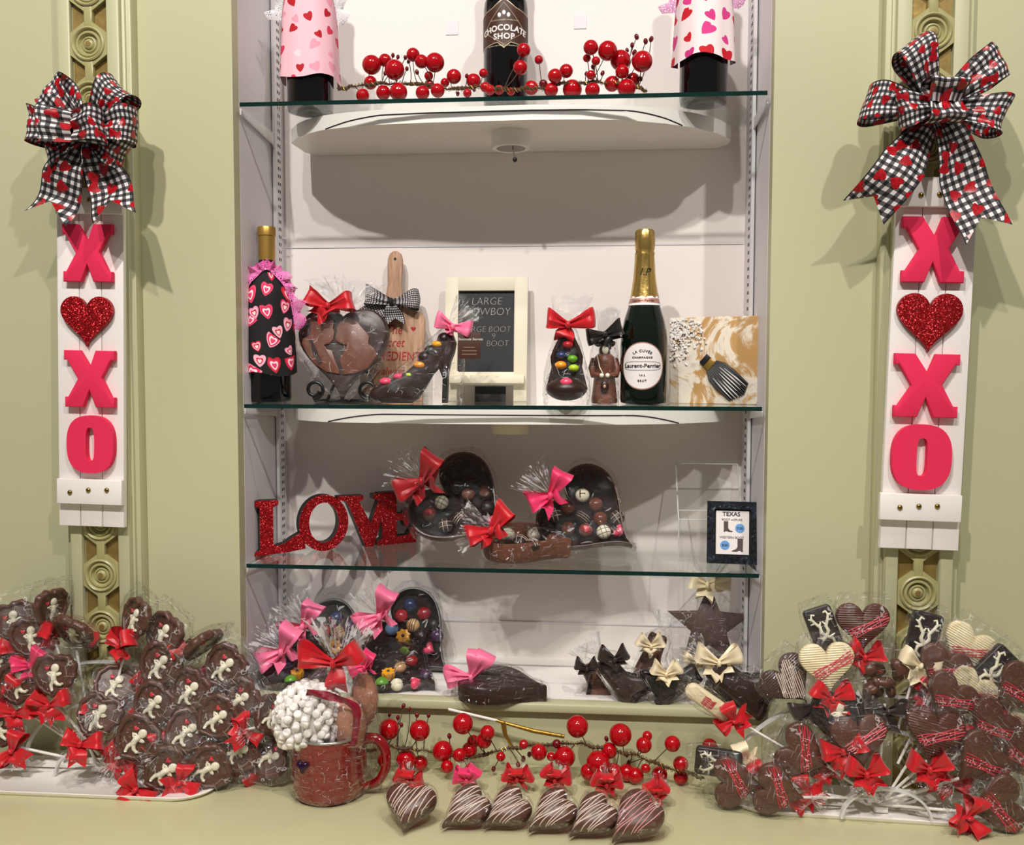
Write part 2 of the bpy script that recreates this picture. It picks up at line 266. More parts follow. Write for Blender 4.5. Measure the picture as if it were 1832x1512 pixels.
# ---------------------------------------------------------------- mesh builder
class MB:
    def __init__(s): s.v = []; s.f = []; s.mi = []; s.uv = []; s.M = Matrix.Identity(4); s.cm = 0
    def add(s, vs, fs, uvs=None):
        o = len(s.v); s.v += [s.M @ Vector(p) for p in vs]
        for i, f in enumerate(fs):
            s.f.append(tuple(o+k for k in f)); s.mi.append(s.cm)
            s.uv.append([uvs[k] for k in f] if uvs else [(0, 0)]*len(f))
        return s
    def box(s, c, d, bv=0.):
        x, y, z = (k/2 for k in d)
        if bv <= 0:
            p = [(c[0]+i*x, c[1]+j*y, c[2]+k*z) for i in (-1, 1) for j in (-1, 1) for k in (-1, 1)]
            return s.add(p, [(0, 1, 3, 2), (4, 6, 7, 5), (0, 4, 5, 1), (2, 3, 7, 6), (0, 2, 6, 4), (1, 5, 7, 3)])
        o = [(-x, -z), (x, -z), (x, z), (-x, z)]
        m = s.M; s.M = m @ Matrix.Translation(c); s.prism(o, -y, y, bv); s.M = m; return s
    def prism(s, out, y0, y1, bv=0., mi_front=None, n=1):
        """outline in XZ, front face at y0 (towards -Y)"""
        a = sum(out[i][0]*out[(i+1) % len(out)][1]-out[(i+1) % len(out)][0]*out[i][1] for i in range(len(out)))
        if a < 0: out = out[::-1]
        N = len(out)
        def ins(d):
            if d == 0: return out
            r = []
            for i in range(N):
                p, c, q = Vector(out[i-1]), Vector(out[i]), Vector(out[(i+1) % N])
                e1 = (c-p).normalized(); e2 = (q-c).normalized(); n1 = Vector((-e1.y, e1.x)); n2 = Vector((-e2.y, e2.x))
                b = n1+n2
                b = b/max(b.length_squared, .6)*2 if b.length > 1e-6 else n1
                r.append(tuple(c+b*d))
            return r
        lv = [(bv, y0), (bv*.3, y0+bv*.3), (0, y0+bv), (0, y1-bv), (bv*.3, y1-bv*.3), (bv, y1)] if bv > 0 else [(0, y0), (0, y1)]
        vs = []
        for d, y in lv: vs += [(p[0], y, p[1]) for p in ins(d)]
        fs = [tuple(range(N))] + [(k*N+i, (k+1)*N+i, (k+1)*N+(i+1) % N, k*N+(i+1) % N) for k in range(len(lv)-1) for i in range(N)]
        fs.append(tuple((len(lv)-1)*N+i for i in range(N-1, -1, -1)))
        s.add(vs, fs)
        if mi_front is not None: s.mi[-len(fs)] = mi_front
        return s
    def ring(s, o, i, y0, y1):
        N = len(o); vs = [(p[0], y, p[1]) for y in (y0, y1) for q in (o, i) for p in q]
        fs = []
        for k in range(N):
            l = (k+1) % N
            fs += [(k, l, N+l, N+k), (2*N+k, 3*N+k, 3*N+l, 2*N+l), (k, 2*N+k, 2*N+l, l), (N+k, N+l, 3*N+l, 3*N+k)]
        return s.add(vs, fs)
    def puff(s, out, lv, plane='xz', cap0=True, cap1=True, cen=(0, 0)):
        """stacked scaled outlines (scale, height); height goes to -Y for 'xz' and to +Z for 'xy'"""
        N = len(out); vs = []
        for sc, h in lv:
            for p in out:
                u = cen[0]+(p[0]-cen[0])*sc; v = cen[1]+(p[1]-cen[1])*sc
                vs.append((u, -h, v) if plane == 'xz' else (u, v, h))
        fs = [(k*N+i, k*N+(i+1) % N, (k+1)*N+(i+1) % N, (k+1)*N+i) for k in range(len(lv)-1) for i in range(N)]
        if cap0: fs.append(tuple(range(N-1, -1, -1)))
        if cap1: fs.append(tuple((len(lv)-1)*N+i for i in range(N)))
        return s.add(vs, fs)
    def tube(s, pts, r, n=6, closed=False):
        pts = [Vector(p) for p in pts]; L = len(pts); rs = r if isinstance(r, (list, tuple)) else [r]*L
        vs = []; t0 = None; nx = None
        for i, p in enumerate(pts):
            a = pts[i-1] if (i or closed) else p; b = pts[(i+1) % L] if (i < L-1 or closed) else p
            t = (b-a).normalized() if (b-a).length > 1e-9 else Vector((0, 0, 1))
            if nx is None: nx = t.orthogonal().normalized()
            else:
                nx = nx-t*nx.dot(t); nx = nx.normalized() if nx.length > 1e-6 else t.orthogonal().normalized()
            ny = t.cross(nx)
            vs += [p+(nx*cos(2*pi*k/n)+ny*sin(2*pi*k/n))*rs[i] for k in range(n)]
        fs = [(i*n+k, i*n+(k+1) % n, ((i+1) % L)*n+(k+1) % n, ((i+1) % L)*n+k) for i in range(L if closed else L-1) for k in range(n)]
        if not closed: fs += [tuple(range(n-1, -1, -1)), tuple((L-1)*n+k for k in range(n))]
        return s.add(vs, fs)
    def lathe(s, pr, n=32, a0=0., a1=2*pi, cap=True, wob=None):
        full = abs(a1-a0-2*pi) < 1e-6; m = n if full else n+1; vs = []; uv = []
        for r, z in pr:
            for k in range(m):
                a = a0+(a1-a0)*k/n; q = r*(1+(wob(a, z) if wob else 0))
                vs.append((q*sin(a), -q*cos(a), z)); uv.append((a*r, z))
        fs = [(i*m+k, i*m+(k+1) % m, (i+1)*m+(k+1) % m, (i+1)*m+k) for i in range(len(pr)-1) for k in range(n)]
        if cap and full:
            if pr[0][0] > 1e-6: fs.append(tuple(range(m-1, -1, -1)))
            if pr[-1][0] > 1e-6: fs.append(tuple((len(pr)-1)*m+k for k in range(m)))
        return s.add(vs, fs, uv)
    def blob(s, c, r, n=12, m=8, rot=None, noise=0., rg=None):
        if not hasattr(r, '__len__'): r = (r, r, r)
        vs = [Vector((0, 0, -1))]
        for i in range(1, m):
            for k in range(n):
                a = -pi/2+pi*i/m; q = 1+(rg.uniform(-noise, noise) if rg else 0)
                vs.append(Vector((cos(a)*cos(2*pi*k/n), cos(a)*sin(2*pi*k/n), sin(a)))*q)
        vs.append(Vector((0, 0, 1)))
        X = (rot if rot else Matrix.Identity(3))
        vs = [Vector(c)+X @ Vector((p.x*r[0], p.y*r[1], p.z*r[2])) for p in vs]
        fs = [(0, 1+(k+1) % n, 1+k) for k in range(n)]
        for i in range(m-2): fs += [(1+i*n+k, 1+i*n+(k+1) % n, 1+(i+1)*n+(k+1) % n, 1+(i+1)*n+k) for k in range(n)]
        t = len(vs)-1; fs += [(t, 1+(m-2)*n+k, 1+(m-2)*n+(k+1) % n) for k in range(n)]
        return s.add(vs, fs)
    def grid(s, rows, uvs=None, closed=False):
        W = len(rows[0]); vs = [p for r in rows for p in r]; u = [q for r in uvs for q in r] if uvs else None
        fs = [(i*W+k, i*W+(k+1) % W, (i+1)*W+(k+1) % W, (i+1)*W+k) for i in range(len(rows)-1) for k in range(W if closed else W-1)]
        return s.add(vs, fs, u)
    def mesh(s, name, *mats, sm=.8):
        me = bpy.data.meshes.new(name); me.from_pydata([tuple(p) for p in s.v], [], s.f)
        for m in mats: me.materials.append(m)
        me.polygons.foreach_set('material_index', s.mi)
        ul = me.uv_layers.new(name='UVMap'); fl = [c for f in s.uv for p in f for c in p]; ul.data.foreach_set('uv', fl)
        me.validate(); me.update()
        if sm:
            me.shade_smooth(); me.set_sharp_from_angle(angle=sm)
        return me
    def build(s, name, m, parent=None, sm=.8, loc=None):
        return ob(name, s.mesh(name, *(m if isinstance(m, (list, tuple)) else [m]), sm=sm), parent, loc)
def cello_pair(m):
    r = []
    for k, nm, mt in ((0, 'cellophane_wrapper', 'cello'), (1, 'cellophane_tuft', 'cello_fan')):
        n = MB(); idx = {}
        for f, mi, uv in zip(m.f, m.mi, m.uv):
            if mi != k: continue
            g = []
            for v in f:
                if v not in idx: idx[v] = len(n.v); n.v.append(m.v[v])
                g.append(idx[v])
            n.f.append(tuple(g)); n.mi.append(0); n.uv.append(uv)
        if n.f: r.append((nm, n.mesh(nm, M[mt], sm=0)))
    return r
def cello(m, t): return [ob(nm, me, t) for nm, me in cello_pair(m)]
def ob(name, data, parent=None, loc=None):
    o = bpy.data.objects.new(name, data); COL.objects.link(o)
    if parent: o.parent = parent
    if loc: o.location = loc
    return o
def tag(o, label=None, cat=None, group=None, kind=None):
    for k, v in (('label', label), ('category', cat), ('group', group), ('kind', kind)):
        if v: o[k] = v
    return o
def thing(name, label, cat, loc=(0, 0, 0), rot=None, group=None):
    o = ob(name, None); o.empty_display_size = .02; o.location = loc
    if rot is not None: o.rotation_euler = rot.to_euler() if hasattr(rot, 'to_euler') else rot
    return tag(o, label, cat, group)
KIDS = {}
def dup(o, label=None, group=None, parent=None):
    c = o.copy(); COL.objects.link(c)
    if parent: c.parent = parent
    if label: c['label'] = label
    if group: c['group'] = group
    for ch in list(o.children): dup(ch, None, None, c)
    return c
def rot3(yaw=0, tilt=0, roll=0):
    return (Matrix.Rotation(R(yaw), 3, 'Z') @ Matrix.Rotation(R(tilt), 3, 'X') @ Matrix.Rotation(R(roll), 3, 'Y'))
def struct(name, mb, m, **k): return tag(mb.build(name, m, **k), kind='structure')
def text(name, s, size, m, parent, loc, ext=.0002, align='CENTER', shear=0., bend=None, off=0., rot=None, space=1., arc=None, sx=1.):
    c = bpy.data.curves.new(name, 'FONT'); c.body = s; c.size = size; c.extrude = ext; c.align_x = align; c.align_y = 'CENTER'; c.shear = shear; c.offset = off; c.space_character = space; c.resolution_u = 3
    t = bpy.data.objects.new(name, c); me = bpy.data.meshes.new_from_object(t); bpy.data.objects.remove(t); bpy.data.curves.remove(c)
    me.name = name; me.materials.clear(); me.materials.append(m)
    for v in me.vertices:
        x, y, z = v.co.x*sx, v.co.y, v.co.z
        if arc: a = x/arc; x, y = (arc+y)*sin(a), (arc+y)*cos(a)-arc
        x, y, z = x+loc[0], -z+loc[1], y+loc[2]
        if bend: a = x/bend; x, y = (bend-y)*sin(a), -(bend-y)*cos(a)
        v.co = (x, y, z)
    o = ob(name, me, parent)
    if rot: o.rotation_euler = rot
    return o
def heart(n=48, w=1., asp=1., fill=0.):
    o = []
    for i in range(n):
        t = 2*pi*i/n
        x = 16*sin(t)**3; y = 13*cos(t)-5*cos(2*t)-2*cos(3*t)-cos(4*t)
        if fill and y > 0 and abs(x) < 8.5: y += (11.9-y)*fill
        o.append((-x/32*w, (y+2.5)/32*w*asp))
    return o          # counter-clockwise
def rrect(w, h, r, n=5):
    o = []
    for cx, cy, a in ((w/2-r, h/2-r, 0), (-w/2+r, h/2-r, 90), (-w/2+r, -h/2+r, 180), (w/2-r, -h/2+r, 270)):
        for k in range(n+1): o.append((cx+r*cos(R(a+90*k/n)), cy+r*sin(R(a+90*k/n))))
    return o
def ell(w, h, n=32): return [(w*cos(2*pi*k/n), h*sin(2*pi*k/n)) for k in range(n)]
def chaikin(pts, it=2):
    pts = [Vector(p) for p in pts]
    for _ in range(it): pts = [pts[0]]+[q for i in range(len(pts)-1) for q in (pts[i].lerp(pts[i+1], .25), pts[i].lerp(pts[i+1], .75))]+[pts[-1]]
    return pts
def inside(p, o):
    c = False; j = len(o)-1
    for i in range(len(o)):
        if (o[i][1] > p[1]) != (o[j][1] > p[1]) and p[0] < (o[j][0]-o[i][0])*(p[1]-o[i][1])/(o[j][1]-o[i][1])+o[i][0]: c = not c
        j = i
    return c
# ---------------------------------------------------------------- ribbons and wrappers
def loop(mb, a, L, W, rg, D=None, na=16, nv=5, y0=0., pinch=.3, lift=0.):
    e = Vector((cos(a), 0, sin(a))); n = Vector((-sin(a), 0, cos(a))); D = D or W*.55; rows = []; uvs = []; ph = rg.uniform(0, 6); ws = rg.uniform(-.12, .12)
    for i in range(na+1):
        t = i/na; q = sin(pi*t); r = L*(q**.75); w = W*(pinch+(1-pinch)*min(1, q*1.25)**.8)
        dep = -D*sin(2*pi*t)*(.6+.4*q)
        row = []; uu = []
        for k in range(nv+1):
            v = k/nv-.5
            pl = W*(.09*(1-q*.7)*sin(v*13+ph)+.045*sin(v*7-ph+t*5)*q)
            row.append(e*(r*(1+.06*sin(v*3+ph)))+n*(v*w*(1+ws*(t-.5))+lift*q*W)+Vector((0, dep+pl+y0, 0))); uu.append((t*2.1*L/W, k/nv))
        rows.append(row); uvs.append(uu)
    mb.grid(rows, uvs)
def tail(mb, a, L, W, rg, y0=0., notch=.35, na=12, nv=4, wave=.25, pinch=.3):
    e = Vector((cos(a), 0, sin(a))); n = Vector((-sin(a), 0, cos(a))); rows = []; uvs = []; ph = rg.uniform(0, 6); cv = rg.uniform(-.25, .25)
    for i in range(na+1):
        t = i/na; w = W*(pinch+(1-pinch)*min(1, t*2.2)); row = []; uu = []
        for k in range(nv+1):
            v = k/nv-.5; tt = t*(1-notch*(W/L)*(1-2*abs(v))) if t > .6 else t*(1-notch*(W/L)*(1-2*abs(v))*max(0, (t-.3)/.3)*.0)
            if t > .6: tt = .6+(t-.6)*(1-notch*(W/L)*(1-2*abs(v))/.4)
            row.append(e*(L*tt)+n*(v*w+cv*W*t*t)+Vector((0, y0-wave*W*sin(t*6+ph)*t**.5+.1*W*sin(v*7+ph)*(1-t)-t*W*.15, 0))); uu.append((tt*L/W, k/nv))
        rows.append(row); uvs.append(uu)
    mb.grid(rows, uvs)
def bow(L, W, loops=((15, 1), (165, 1)), tails=((-60, 1.), (-120, 1.)), seed=0, knot=True):
    rg = random.Random(seed); mb = MB()
    for a, k in loops: loop(mb, R(a+rg.uniform(-6, 6)), L*k*rg.uniform(.93, 1.07), W, rg, lift=.1*(1 if cos(R(a)) > 0 else -1))
    for a, k in tails: tail(mb, R(a+rg.uniform(-6, 6)), L*k*rg.uniform(.9, 1.1), W, rg, y0=.002)
    if knot: mb.blob((0, -W*.16, 0), (W*.13, W*.16, W*.2), 10, 6, None, .08, rg)
    return mb
def wrapper(mb, prof, n=28, crk=.06, seed=0, sq=2.6, skirt=()):
    """bag of clear film: profile of (z, half width, half depth, x offset, y offset)"""
    rg = random.Random(seed); ph = [rg.uniform(0, 6.3) for _ in range(5)]; rows = []
    for j, p in enumerate(prof):
        z, hw, hd = p[:3]; ox = p[3] if len(p) > 3 else 0; oy = p[4] if len(p) > 4 else 0; row = []
        for k in range(n):
            a = 2*pi*k/n; c, s = cos(a), sin(a); q = (abs(c)**sq+abs(s)**sq)**(-1/sq)
            kk = crk*(sin(5*a+ph[0]+j*.5)+.7*sin(9*a+ph[1]-j*.8)+.5*sin(14*a+ph[2]))
            if j in skirt: kk = .32*(1 if k % 2 else -1)*rg.uniform(.4, 1)
            row.append((ox+hw*c*q*(1+kk), oy+hd*s*q*(1+kk*(.8 if j in skirt else .4)), z+(rg.uniform(-.3, .3)*.02 if j in skirt and j in (0, len(prof)-1) else rg.uniform(-.003, .003)))); jt = .035*min(hw, .03)
            row[-1] = tuple(q_+rg.uniform(-jt, jt) for q_ in row[-1])
        rows.append(row)
    mb.grid(rows, None, True)
def fan(mb, c, d, L, spread, depth, n=34, seed=0, neck=.004):
    """stiff pleated end of a cellophane bag: from the tie at c along d"""
    rg = random.Random(seed); d = Vector(d).normalized(); sx = Vector((0, 1, 0)).cross(d)
    if sx.length < .1: sx = Vector((1, 0, 0)).cross(d)
    sx.normalize(); sy = d.cross(sx)
    ends = [(rg.uniform(.8, 1.1), rg.uniform(.6, 1.1)) for _ in range(n)]
    rows = []; us = []
    for t in (0, .25, .6, 1):
        row = []
        for k in range(n):
            a = 2*pi*k/n; r = neck+(t**.9)*ends[k][1]*(1 if k % 2 else .72); x = cos(a); y = sin(a)
            row.append(Vector(c)+d*(L*t*ends[k][0]*(1-.15*x*x))+sx*(x*(neck+spread*r))+sy*(y*(neck+depth*r)))
        rows.append(row); us.append([(k/n, t) for k in range(n)])
    o = mb.cm; mb.cm = 1; mb.grid(rows, us, True); mb.cm = o
# ---------------------------------------------------------------- setting
DEP = .262; Z1, Z2, Z3 = .4566, -.0616, -.3438; ZS = -.577; ZC = -.687; TOP = .95
GT = .007
struct('wall_left', MB().box((-.603, .014, .05), (1.2, .028, 2.2)), M['green'])
struct('wall_right', MB().box((1.503, .014, .05), (1.2, .028, 2.2)), M['green'])
struct('wall_top', MB().box((.45, .06, TOP+.12), (.912, .12, .24)), M['green'])
struct('wall_back', MB().box((.45, DEP+.02, .15), (1.0, .04, 1.7)), M['white_wall'])
struct('wall_inner_left', MB().box((-.0125, .145, .15), (.02, .234, 1.6)), M['white_side'])
struct('wall_inner_right', MB().box((.9125, .145, .15), (.02, .234, 1.6)), M['white_side'])
struct('ceiling', MB().box((.45, .14, TOP+.01), (.9, .28, .02)), M['white_wall'])
struct('floor', MB().box((.45, .145, ZS-.012), (.9, .235, .024)), M['white_gloss'])
# green front rail of the bottom shelf and the green upstand below it
m = MB(); m.box((.45, .012, ZS-.006), (.9, .03, .016), .003); m.box((.45, .02, (ZS+ZC)/2-.02), (.914, .02, ZS-ZC+.03))
struct('trim_1', m, M['green'])
# horizontal seam strip along the back wall under the upper lamp shade
struct('trim_2', MB().box((.45, DEP, .2425), (.9, .003, .003)).box((.45, DEP, P(900, 1112, DEP).z), (.9, .004, .003)), M['white_side'])
ct = thing('display_counter', 'sage green painted counter running along below the niche', 'counter', (.45, -.3, ZC))
MB().box((0, 0, -.02), (3.2, .62, .04), .004).build('countertop', M['green_counter'], ct)
MB().box((0, .02, -.3), (3.1, .56, .52)).build('cabinet_front', M['green'], ct)
def pilaster(name, px, steps):
    (ta, tb), (ba, bb) = steps; pa, pb = P(ta, tb, -.04), P(ba, bb, -.04); x0 = (pa.x+pb.x)/2; per = (pa.z-pb.z)/10; zt = pb.z
    m = MB(); m.M = Matrix.Translation((x0, 0, 0))
    zb, zz = ZC, 1.1; zc = (zb+zz)/2; h = zz-zb
    m.box((0, -.012, zc), (.134, .024, h), .002); m.box((0, -.022, zc), (.118, .014, h), .003)
    for s in (-1, 1): m.box((s*.043, -.033, zc), (.022, .014, h), .0025)
    b = m.build(name, M['green']); tag(b, kind='structure')
    k0 = -5
    g = MB(); g.box((x0, -.0292, zc), (.062, .001, h)); g.build('gold_ground', M['gold_patina'], b)
    for k in range(k0, 18):
        z = zt+k*per
        if z < zb+.02 or z > 1.05: continue
        c = MB(); c.M = Matrix.Translation((x0, -.029, z)) @ Matrix.Rotation(pi/2, 4, 'X')
        pr = [(.0285, 0), (.0285, .012), (.0262, .0135), (.0238, .012), (.0228, .0085), (.0205, .011), (.0178, .011), (.0162, .006), (.0145, .0045), (.0125, .008), (.0105, .0085), (.0092, .006), (.0078, .0095), (.005, .0108), (0, .0108)]
        c.lathe(pr, 40)
        c.M = Matrix.Translation((x0, 0, z)); c.box((0, -.034, per/2), (.015, .0105, per-.052), .002)
        # sloping webs joining the rosette to both rails
        for sx in (-1, 1):
            for sz in (-1, 1):
                c.M = Matrix.Translation((x0, 0, z))
                o = [(0, sz*.041), (sx*.0075, sz*.036), (sx*.032, sz*.018), (sx*.032, 0)]+[(sx*.0277*cos(R(q)), sz*.0277*sin(R(q))) for q in range(0, 91, 10)]
                c.prism(o, -.0388, -.029)
        c.build('rosette', M['olive'], b)
        d = MB(); d.M = Matrix.Translation((x0, -.0399, z)) @ Matrix.Rotation(pi/2, 4, 'X')
        d.lathe([(.0048, 0), (.0044, .0006), (0, .0008)], 16); d.build('gold_button', M['gold_patina'], b)
    return b
pilaster('trim_3', 0, ((155, 78), (182, 1030))); pilaster('trim_4', 0, ((1673, 55), (1640, 1062)))
# ---------------------------------------------------------------- shelf hardware
def shelf_track(x, y, s, label):
    t = thing('shelf_track', label, 'shelf track', (x, y, ZS+.001))
    h = TOP-ZS-.003
    MB().box((s*.003, 0, h/2), (.006, .03, h)).build('channel', M['track'], t)
    m = MB(); z = .02
    while z < h-.02:
        for q in (-.0045, .0045): m.box((s*.0062, q+.004, z), (.0006, .003, .006))
        z += .0145
    tag(m.build('slot_row', M['slot'], t), kind='stuff')
shelf_track(0, .205, 1, 'white slotted shelf standard on the inner side wall behind the black hearts bottle')
shelf_track(.9, .16, -1, 'white slotted shelf standard on the inner side wall beside the poured paint canvas')
SHL = (('top', 'top clear glass shelf under the red berries and wine bottles'), ('mid', 'middle clear glass shelf carrying the champagne bottle and cutting board'), ('low', 'lower clear glass shelf carrying the red LOVE sign'))
for z, (k, lb) in zip((Z1, Z2, Z3), SHL):
    g = thing('glass_shelf', lb, 'glass shelf', (.45, .13, z))
    MB().box((0, 0, -GT/2), (.889, .24, GT)).build('pane', M['glass'], g)
    MB().box((0, -.1205, -GT/2), (.889, .001, GT)).build('polished_edge', M['glass_edge'], g).location = (0, 0, 0)
    for s, nm in ((-1, 'beside the left wall'), (1, 'beside the right wall')):
        x = .45+s*.4472; m = MB()
        o = [(-.11, -.0), (.085, -.0), (.085, -.03), (.07, -.034), (.05, -.022), (-.11, -.010)]
        m.M = Matrix.Translation((x, .13, z-GT-.0003)) @ Matrix.Rotation(pi/2, 4, 'Z'); m.prism(o, -.0014, .0014, .0004)
        tag(m.build('shelf_bracket', M['track']), 'white metal bracket holding the %s glass shelf at its %s end' % ({'top': 'top', 'mid': 'middle', 'low': 'lower'}[k], 'left' if s < 0 else 'right'), 'bracket', 'shelf brackets')
# ---------------------------------------------------------------- curved lamp shades under the shelves
zb1 = P(915, 215, .03).z; HV = Z1-GT-.0012-zb1
PL = [(521, 256), (532, 246.5), (548, 240), (575, 233), (620, 227.5), (680, 223), (760, 219.5), (850, 217), (950, 214.5), (1040, 213.5), (1120, 215), (1190, 221), (1245, 229), (1285, 239), (1308, 250)]
plan = [PZ(a, b, zb1) for a, b in PL]
plan = [(p.x, min(max(p.y, .012), .235)) for p in plan]
plan = [(plan[0][0]+.018, DEP-.001), (plan[0][0]+.003, .235)]+plan+[(plan[-1][0]-.002, .235), (plan[-1][0]-.02, DEP-.001)]
def shade(zb, label, label2, puckcol, drop):
    t = thing('lamp_shade_panel', label, 'lamp shade', (.45, DEP, zb)); pl = [(x-.45, y-DEP) for x, y in plan]
    m = MB(); N = len(pl)
    vs = [(x, y, z) for z in (0, HV) for x, y in pl]
    m.add(vs, [tuple(range(N-1, -1, -1)), tuple(range(N, 2*N))]+[(i, (i+1) % N, N+(i+1) % N, N+i) for i in range(N)])
    m.build('curved_body', M['white_gloss'], t, sm=.5)
    x0, x1, x2, x3 = [P(a, 225, .05).x-.45 for a in (577, 690, 1130, 1225)]
    g = []
    for k in range(61):
        x = x0+(x3-x0)*k/60
        f = .6*(1-(max(0, (x1-x)/(x1-x0), (x-x2)/(x3-x2)))**1.7)
        for i in range(2, N-3):
            if pl[i][0] <= x <= pl[i+1][0]:
                q = (x-pl[i][0])/(pl[i+1][0]-pl[i][0]); y = pl[i][1]*(1-q)+pl[i+1][1]*q; g.append((x, y-.0003, .0008+HV*f)); break
    MB().tube(g, .0011, 5).build('dark_groove', M['slot'], t)
    c = P(915, 250, .12)
    p = thing('puck_light', label2, 'puck light', (c.x, .11, zb))
    MB().lathe([(0, 0), (.034, 0), (.0345, -.004), (.0345, -drop), (.033, -drop-.003), (.026, -drop-.003), (.018, -drop+.006), (0, -drop+.008)][::-1], 40).build('housing', M[puckcol], p)
    MB().lathe([(.0256, -drop-.0032), (.017, -drop+.004), (.009, -drop+.0066)], 32).build('reflector', M['steel'], p)
    MB().blob((0, 0, -drop+.002), (.006, .006, .005)).build('bulb', M['label_white'], p)
    if drop > .02:
        s = MB().tube([(.004, -.012, -drop-.001), (.008, -.016, -drop-.022)], .0016).build('switch_rod', M['steel'], p)
        MB().blob((.0085, -.0165, -drop-.026), (.0042, .0042, .0045)).build('switch_knob', M['black_paint'], s)
shade(zb1, 'curved white lamp shade panel with black groove under the top glass shelf', 'white round puck light with switch rod under the upper curved panel', 'white_gloss', .026)
zb2 = Z2-GT-.0012-HV
shade(zb2, 'curved white lamp shade panel with black groove under the middle glass shelf', 'cream round puck light below the lower curved panel', 'cream', .018)
for px, py, lb in ((809, 50, 'small clear adhesive square on the back wall by the chocolate wine'), (1038, 39, 'small clear adhesive square on the back wall above the berries')):
    c = P(px, py, DEP-.001); tag(MB().box((c.x, c.y, c.z), (.024, .001, .026)).build('adhesive_square', M['white_side']), lb, 'sticker')
c = P(505, 425, .23); m = MB(); m.tube([(c.x-.012, .22, c.z), (c.x, .22, c.z), (c.x+.008, .225, c.z-.003), (c.x, .23, c.z-.005), (c.x-.012, .23, c.z-.004)], .0012)
tag(m.build('wire_hook', M['track']), 'small white wire hook on the slotted standard above the gold capped bottle', 'hook')
# ---------------------------------------------------------------- hanging XOXO signs with gingham bows
XO = [(-.5, .5), (-.19, .5), (.015, .2), (.13, .5), (.5, .5), (.5, .33), (.43, .33), (.24, .02), (.43, -.32), (.5, -.32), (.5, -.5), (.13, -.5), (0, -.18), (-.12, -.5), (-.48, -.5), (-.48, -.32), (-.42, -.32), (-.22, .0), (-.43, .33), (-.5, .33)]
def sign(label, top, bot, wpx, items, cleats, tacks):
    Yf = -.056; a = P(*top, Yf); b = P(*bot, Yf); L = (a-b).length; ang = math.atan2(a.x-b.x, a.z-b.z); k = mpp(Yf)*1.03
    t = thing('wooden_sign', label, 'sign', b, (0, ang, 0)); X = Matrix.Translation(b) @ Matrix.Rotation(ang, 4, 'Y'); I = X.inverted(); W = wpx*k
    for q in (-1, 0, 1):
        MB().box((q*W/3, .006, L/2), (W/3-.0014, .011, L), .0008).build('plank', M['sign_white'], t)
    MB().box((0, .0125, L/2), (W-.004, .002, L-.002)).build('backing', M['sign_edge'], t)
    for kind, px, py, w, h in items:
        c = I @ P(px, py, Yf-.008); w *= k; h *= k; m = MB(); m.M = Matrix.Translation((c.x, 0, c.z))
        if kind == 'x': m.prism([(p[0]*w, p[1]*h) for p in XO], -.012, -.0005, .0015); m.build('foam_letter', M['foam'], t)
        elif kind == 'o':
            o = []; i = []
            for q in range(48):
                an = 2*pi*q/48; s = (abs(cos(an))**2.6+abs(sin(an))**2.6)**(-1/2.6); o.append((w/2*cos(an)*s, h/2*sin(an)*s)); s = (abs(cos(an))**3.5+abs(sin(an))**3.5)**(-1/3.5); i.append((w*.09*cos(an)*s, h*.29*sin(an)*s))
            m.ring(o, i, -.012, -.0005); m.build('foam_letter', M['foam'], t)
        else:
            m.prism([(p[0], p[1]-.03*h) for p in heart(56, w, 1.02)], -.010, -.0005, .0008); m.build('glitter_heart', M['red_glitter'], t)
    for px, py, w, h in cleats:
        c = I @ P(px, py, Yf-.008); cl = MB().box((c.x, -.006, c.z), (w*k, .011, h*k), .001).build('cleat', M['sign_white'], t)
        for tx, ty in tacks:
            if abs(ty-py) < 20:
                d = I @ P(tx, ty, Yf-.012); MB().blob((d.x, -.0122, d.z), (.0042, .003, .0042)).build('brass_tack', M['brass'], cl)
    return t
sign('white plank XOXO sign on the wall above the cupid lollipops', (160, 338), (163.5, 942), 125, [('x', 157, 453, 92, 102), ('h', 155, 572, 97, 100), ('x', 161, 678, 94, 102), ('o', 163, 795, 88, 104)], [(161, 880, 122, 45), (160, 360, 124, 45)], [(125, 881), (158, 877), (191, 877), (128, 360), (160, 358), (192, 357)])
sign('white plank XOXO sign on the wall above the heart shaped lollipops', (1678, 330), (1644, 983), 131, [('x', 1669, 447, 102, 108), ('h', 1663, 574, 106, 106), ('x', 1656, 690, 105, 106), ('o', 1648, 818, 97, 110)], [(1646, 908, 133, 45), (1676, 344, 133, 48)], [(1610, 908), (1644, 906), (1677, 906), (1648, 349), (1681, 348), (1713, 346)])
def big_bow(label, px, py, W, loops, tails, seed):
    c = P(px, py, -.105); t = thing('gingham_bow', label, 'bow', c); rg = random.Random(seed)
    for a, L, y, nm, D in loops:
        m = MB(); loop(m, R(a), L, W, rg, D=D, na=22, nv=8, y0=y, pinch=.8 if nm == 'center_loop' else .35); m.build(nm, M['gingham_hearts'], t)
    for a, L, x, z in tails:
        m = MB(); m.M = Matrix.Translation((x, 0, z)); tail(m, R(a), L, W*1.28, rg, y0=.006, notch=.4, na=26, nv=6, wave=.24, pinch=.5); m.build('tail', M['gingham_hearts'], t)
    MB().blob((0, -.006, 0), (.018, .018, .02), 12, 8).build('knot', M['gingham_hearts'], t)
big_bow('black and white gingham bow with red hearts on the XOXO sign over cupid lollipops', 149, 236, .058,
        [(128, .098, .012, 'loop', .03), (50, .1, .012, 'loop', .03), (172, .092, 0, 'loop', .03), (6, .086, 0, 'loop', .03), (208, .075, .01, 'loop', .025), (-28, .075, .01, 'loop', .025), (177, .052, -.034, 'center_loop', .024), (3, .050, -.034, 'center_loop', .024)],
        [(-110, .135, -.012, -.015), (-77, .135, .016, -.015)], 5)
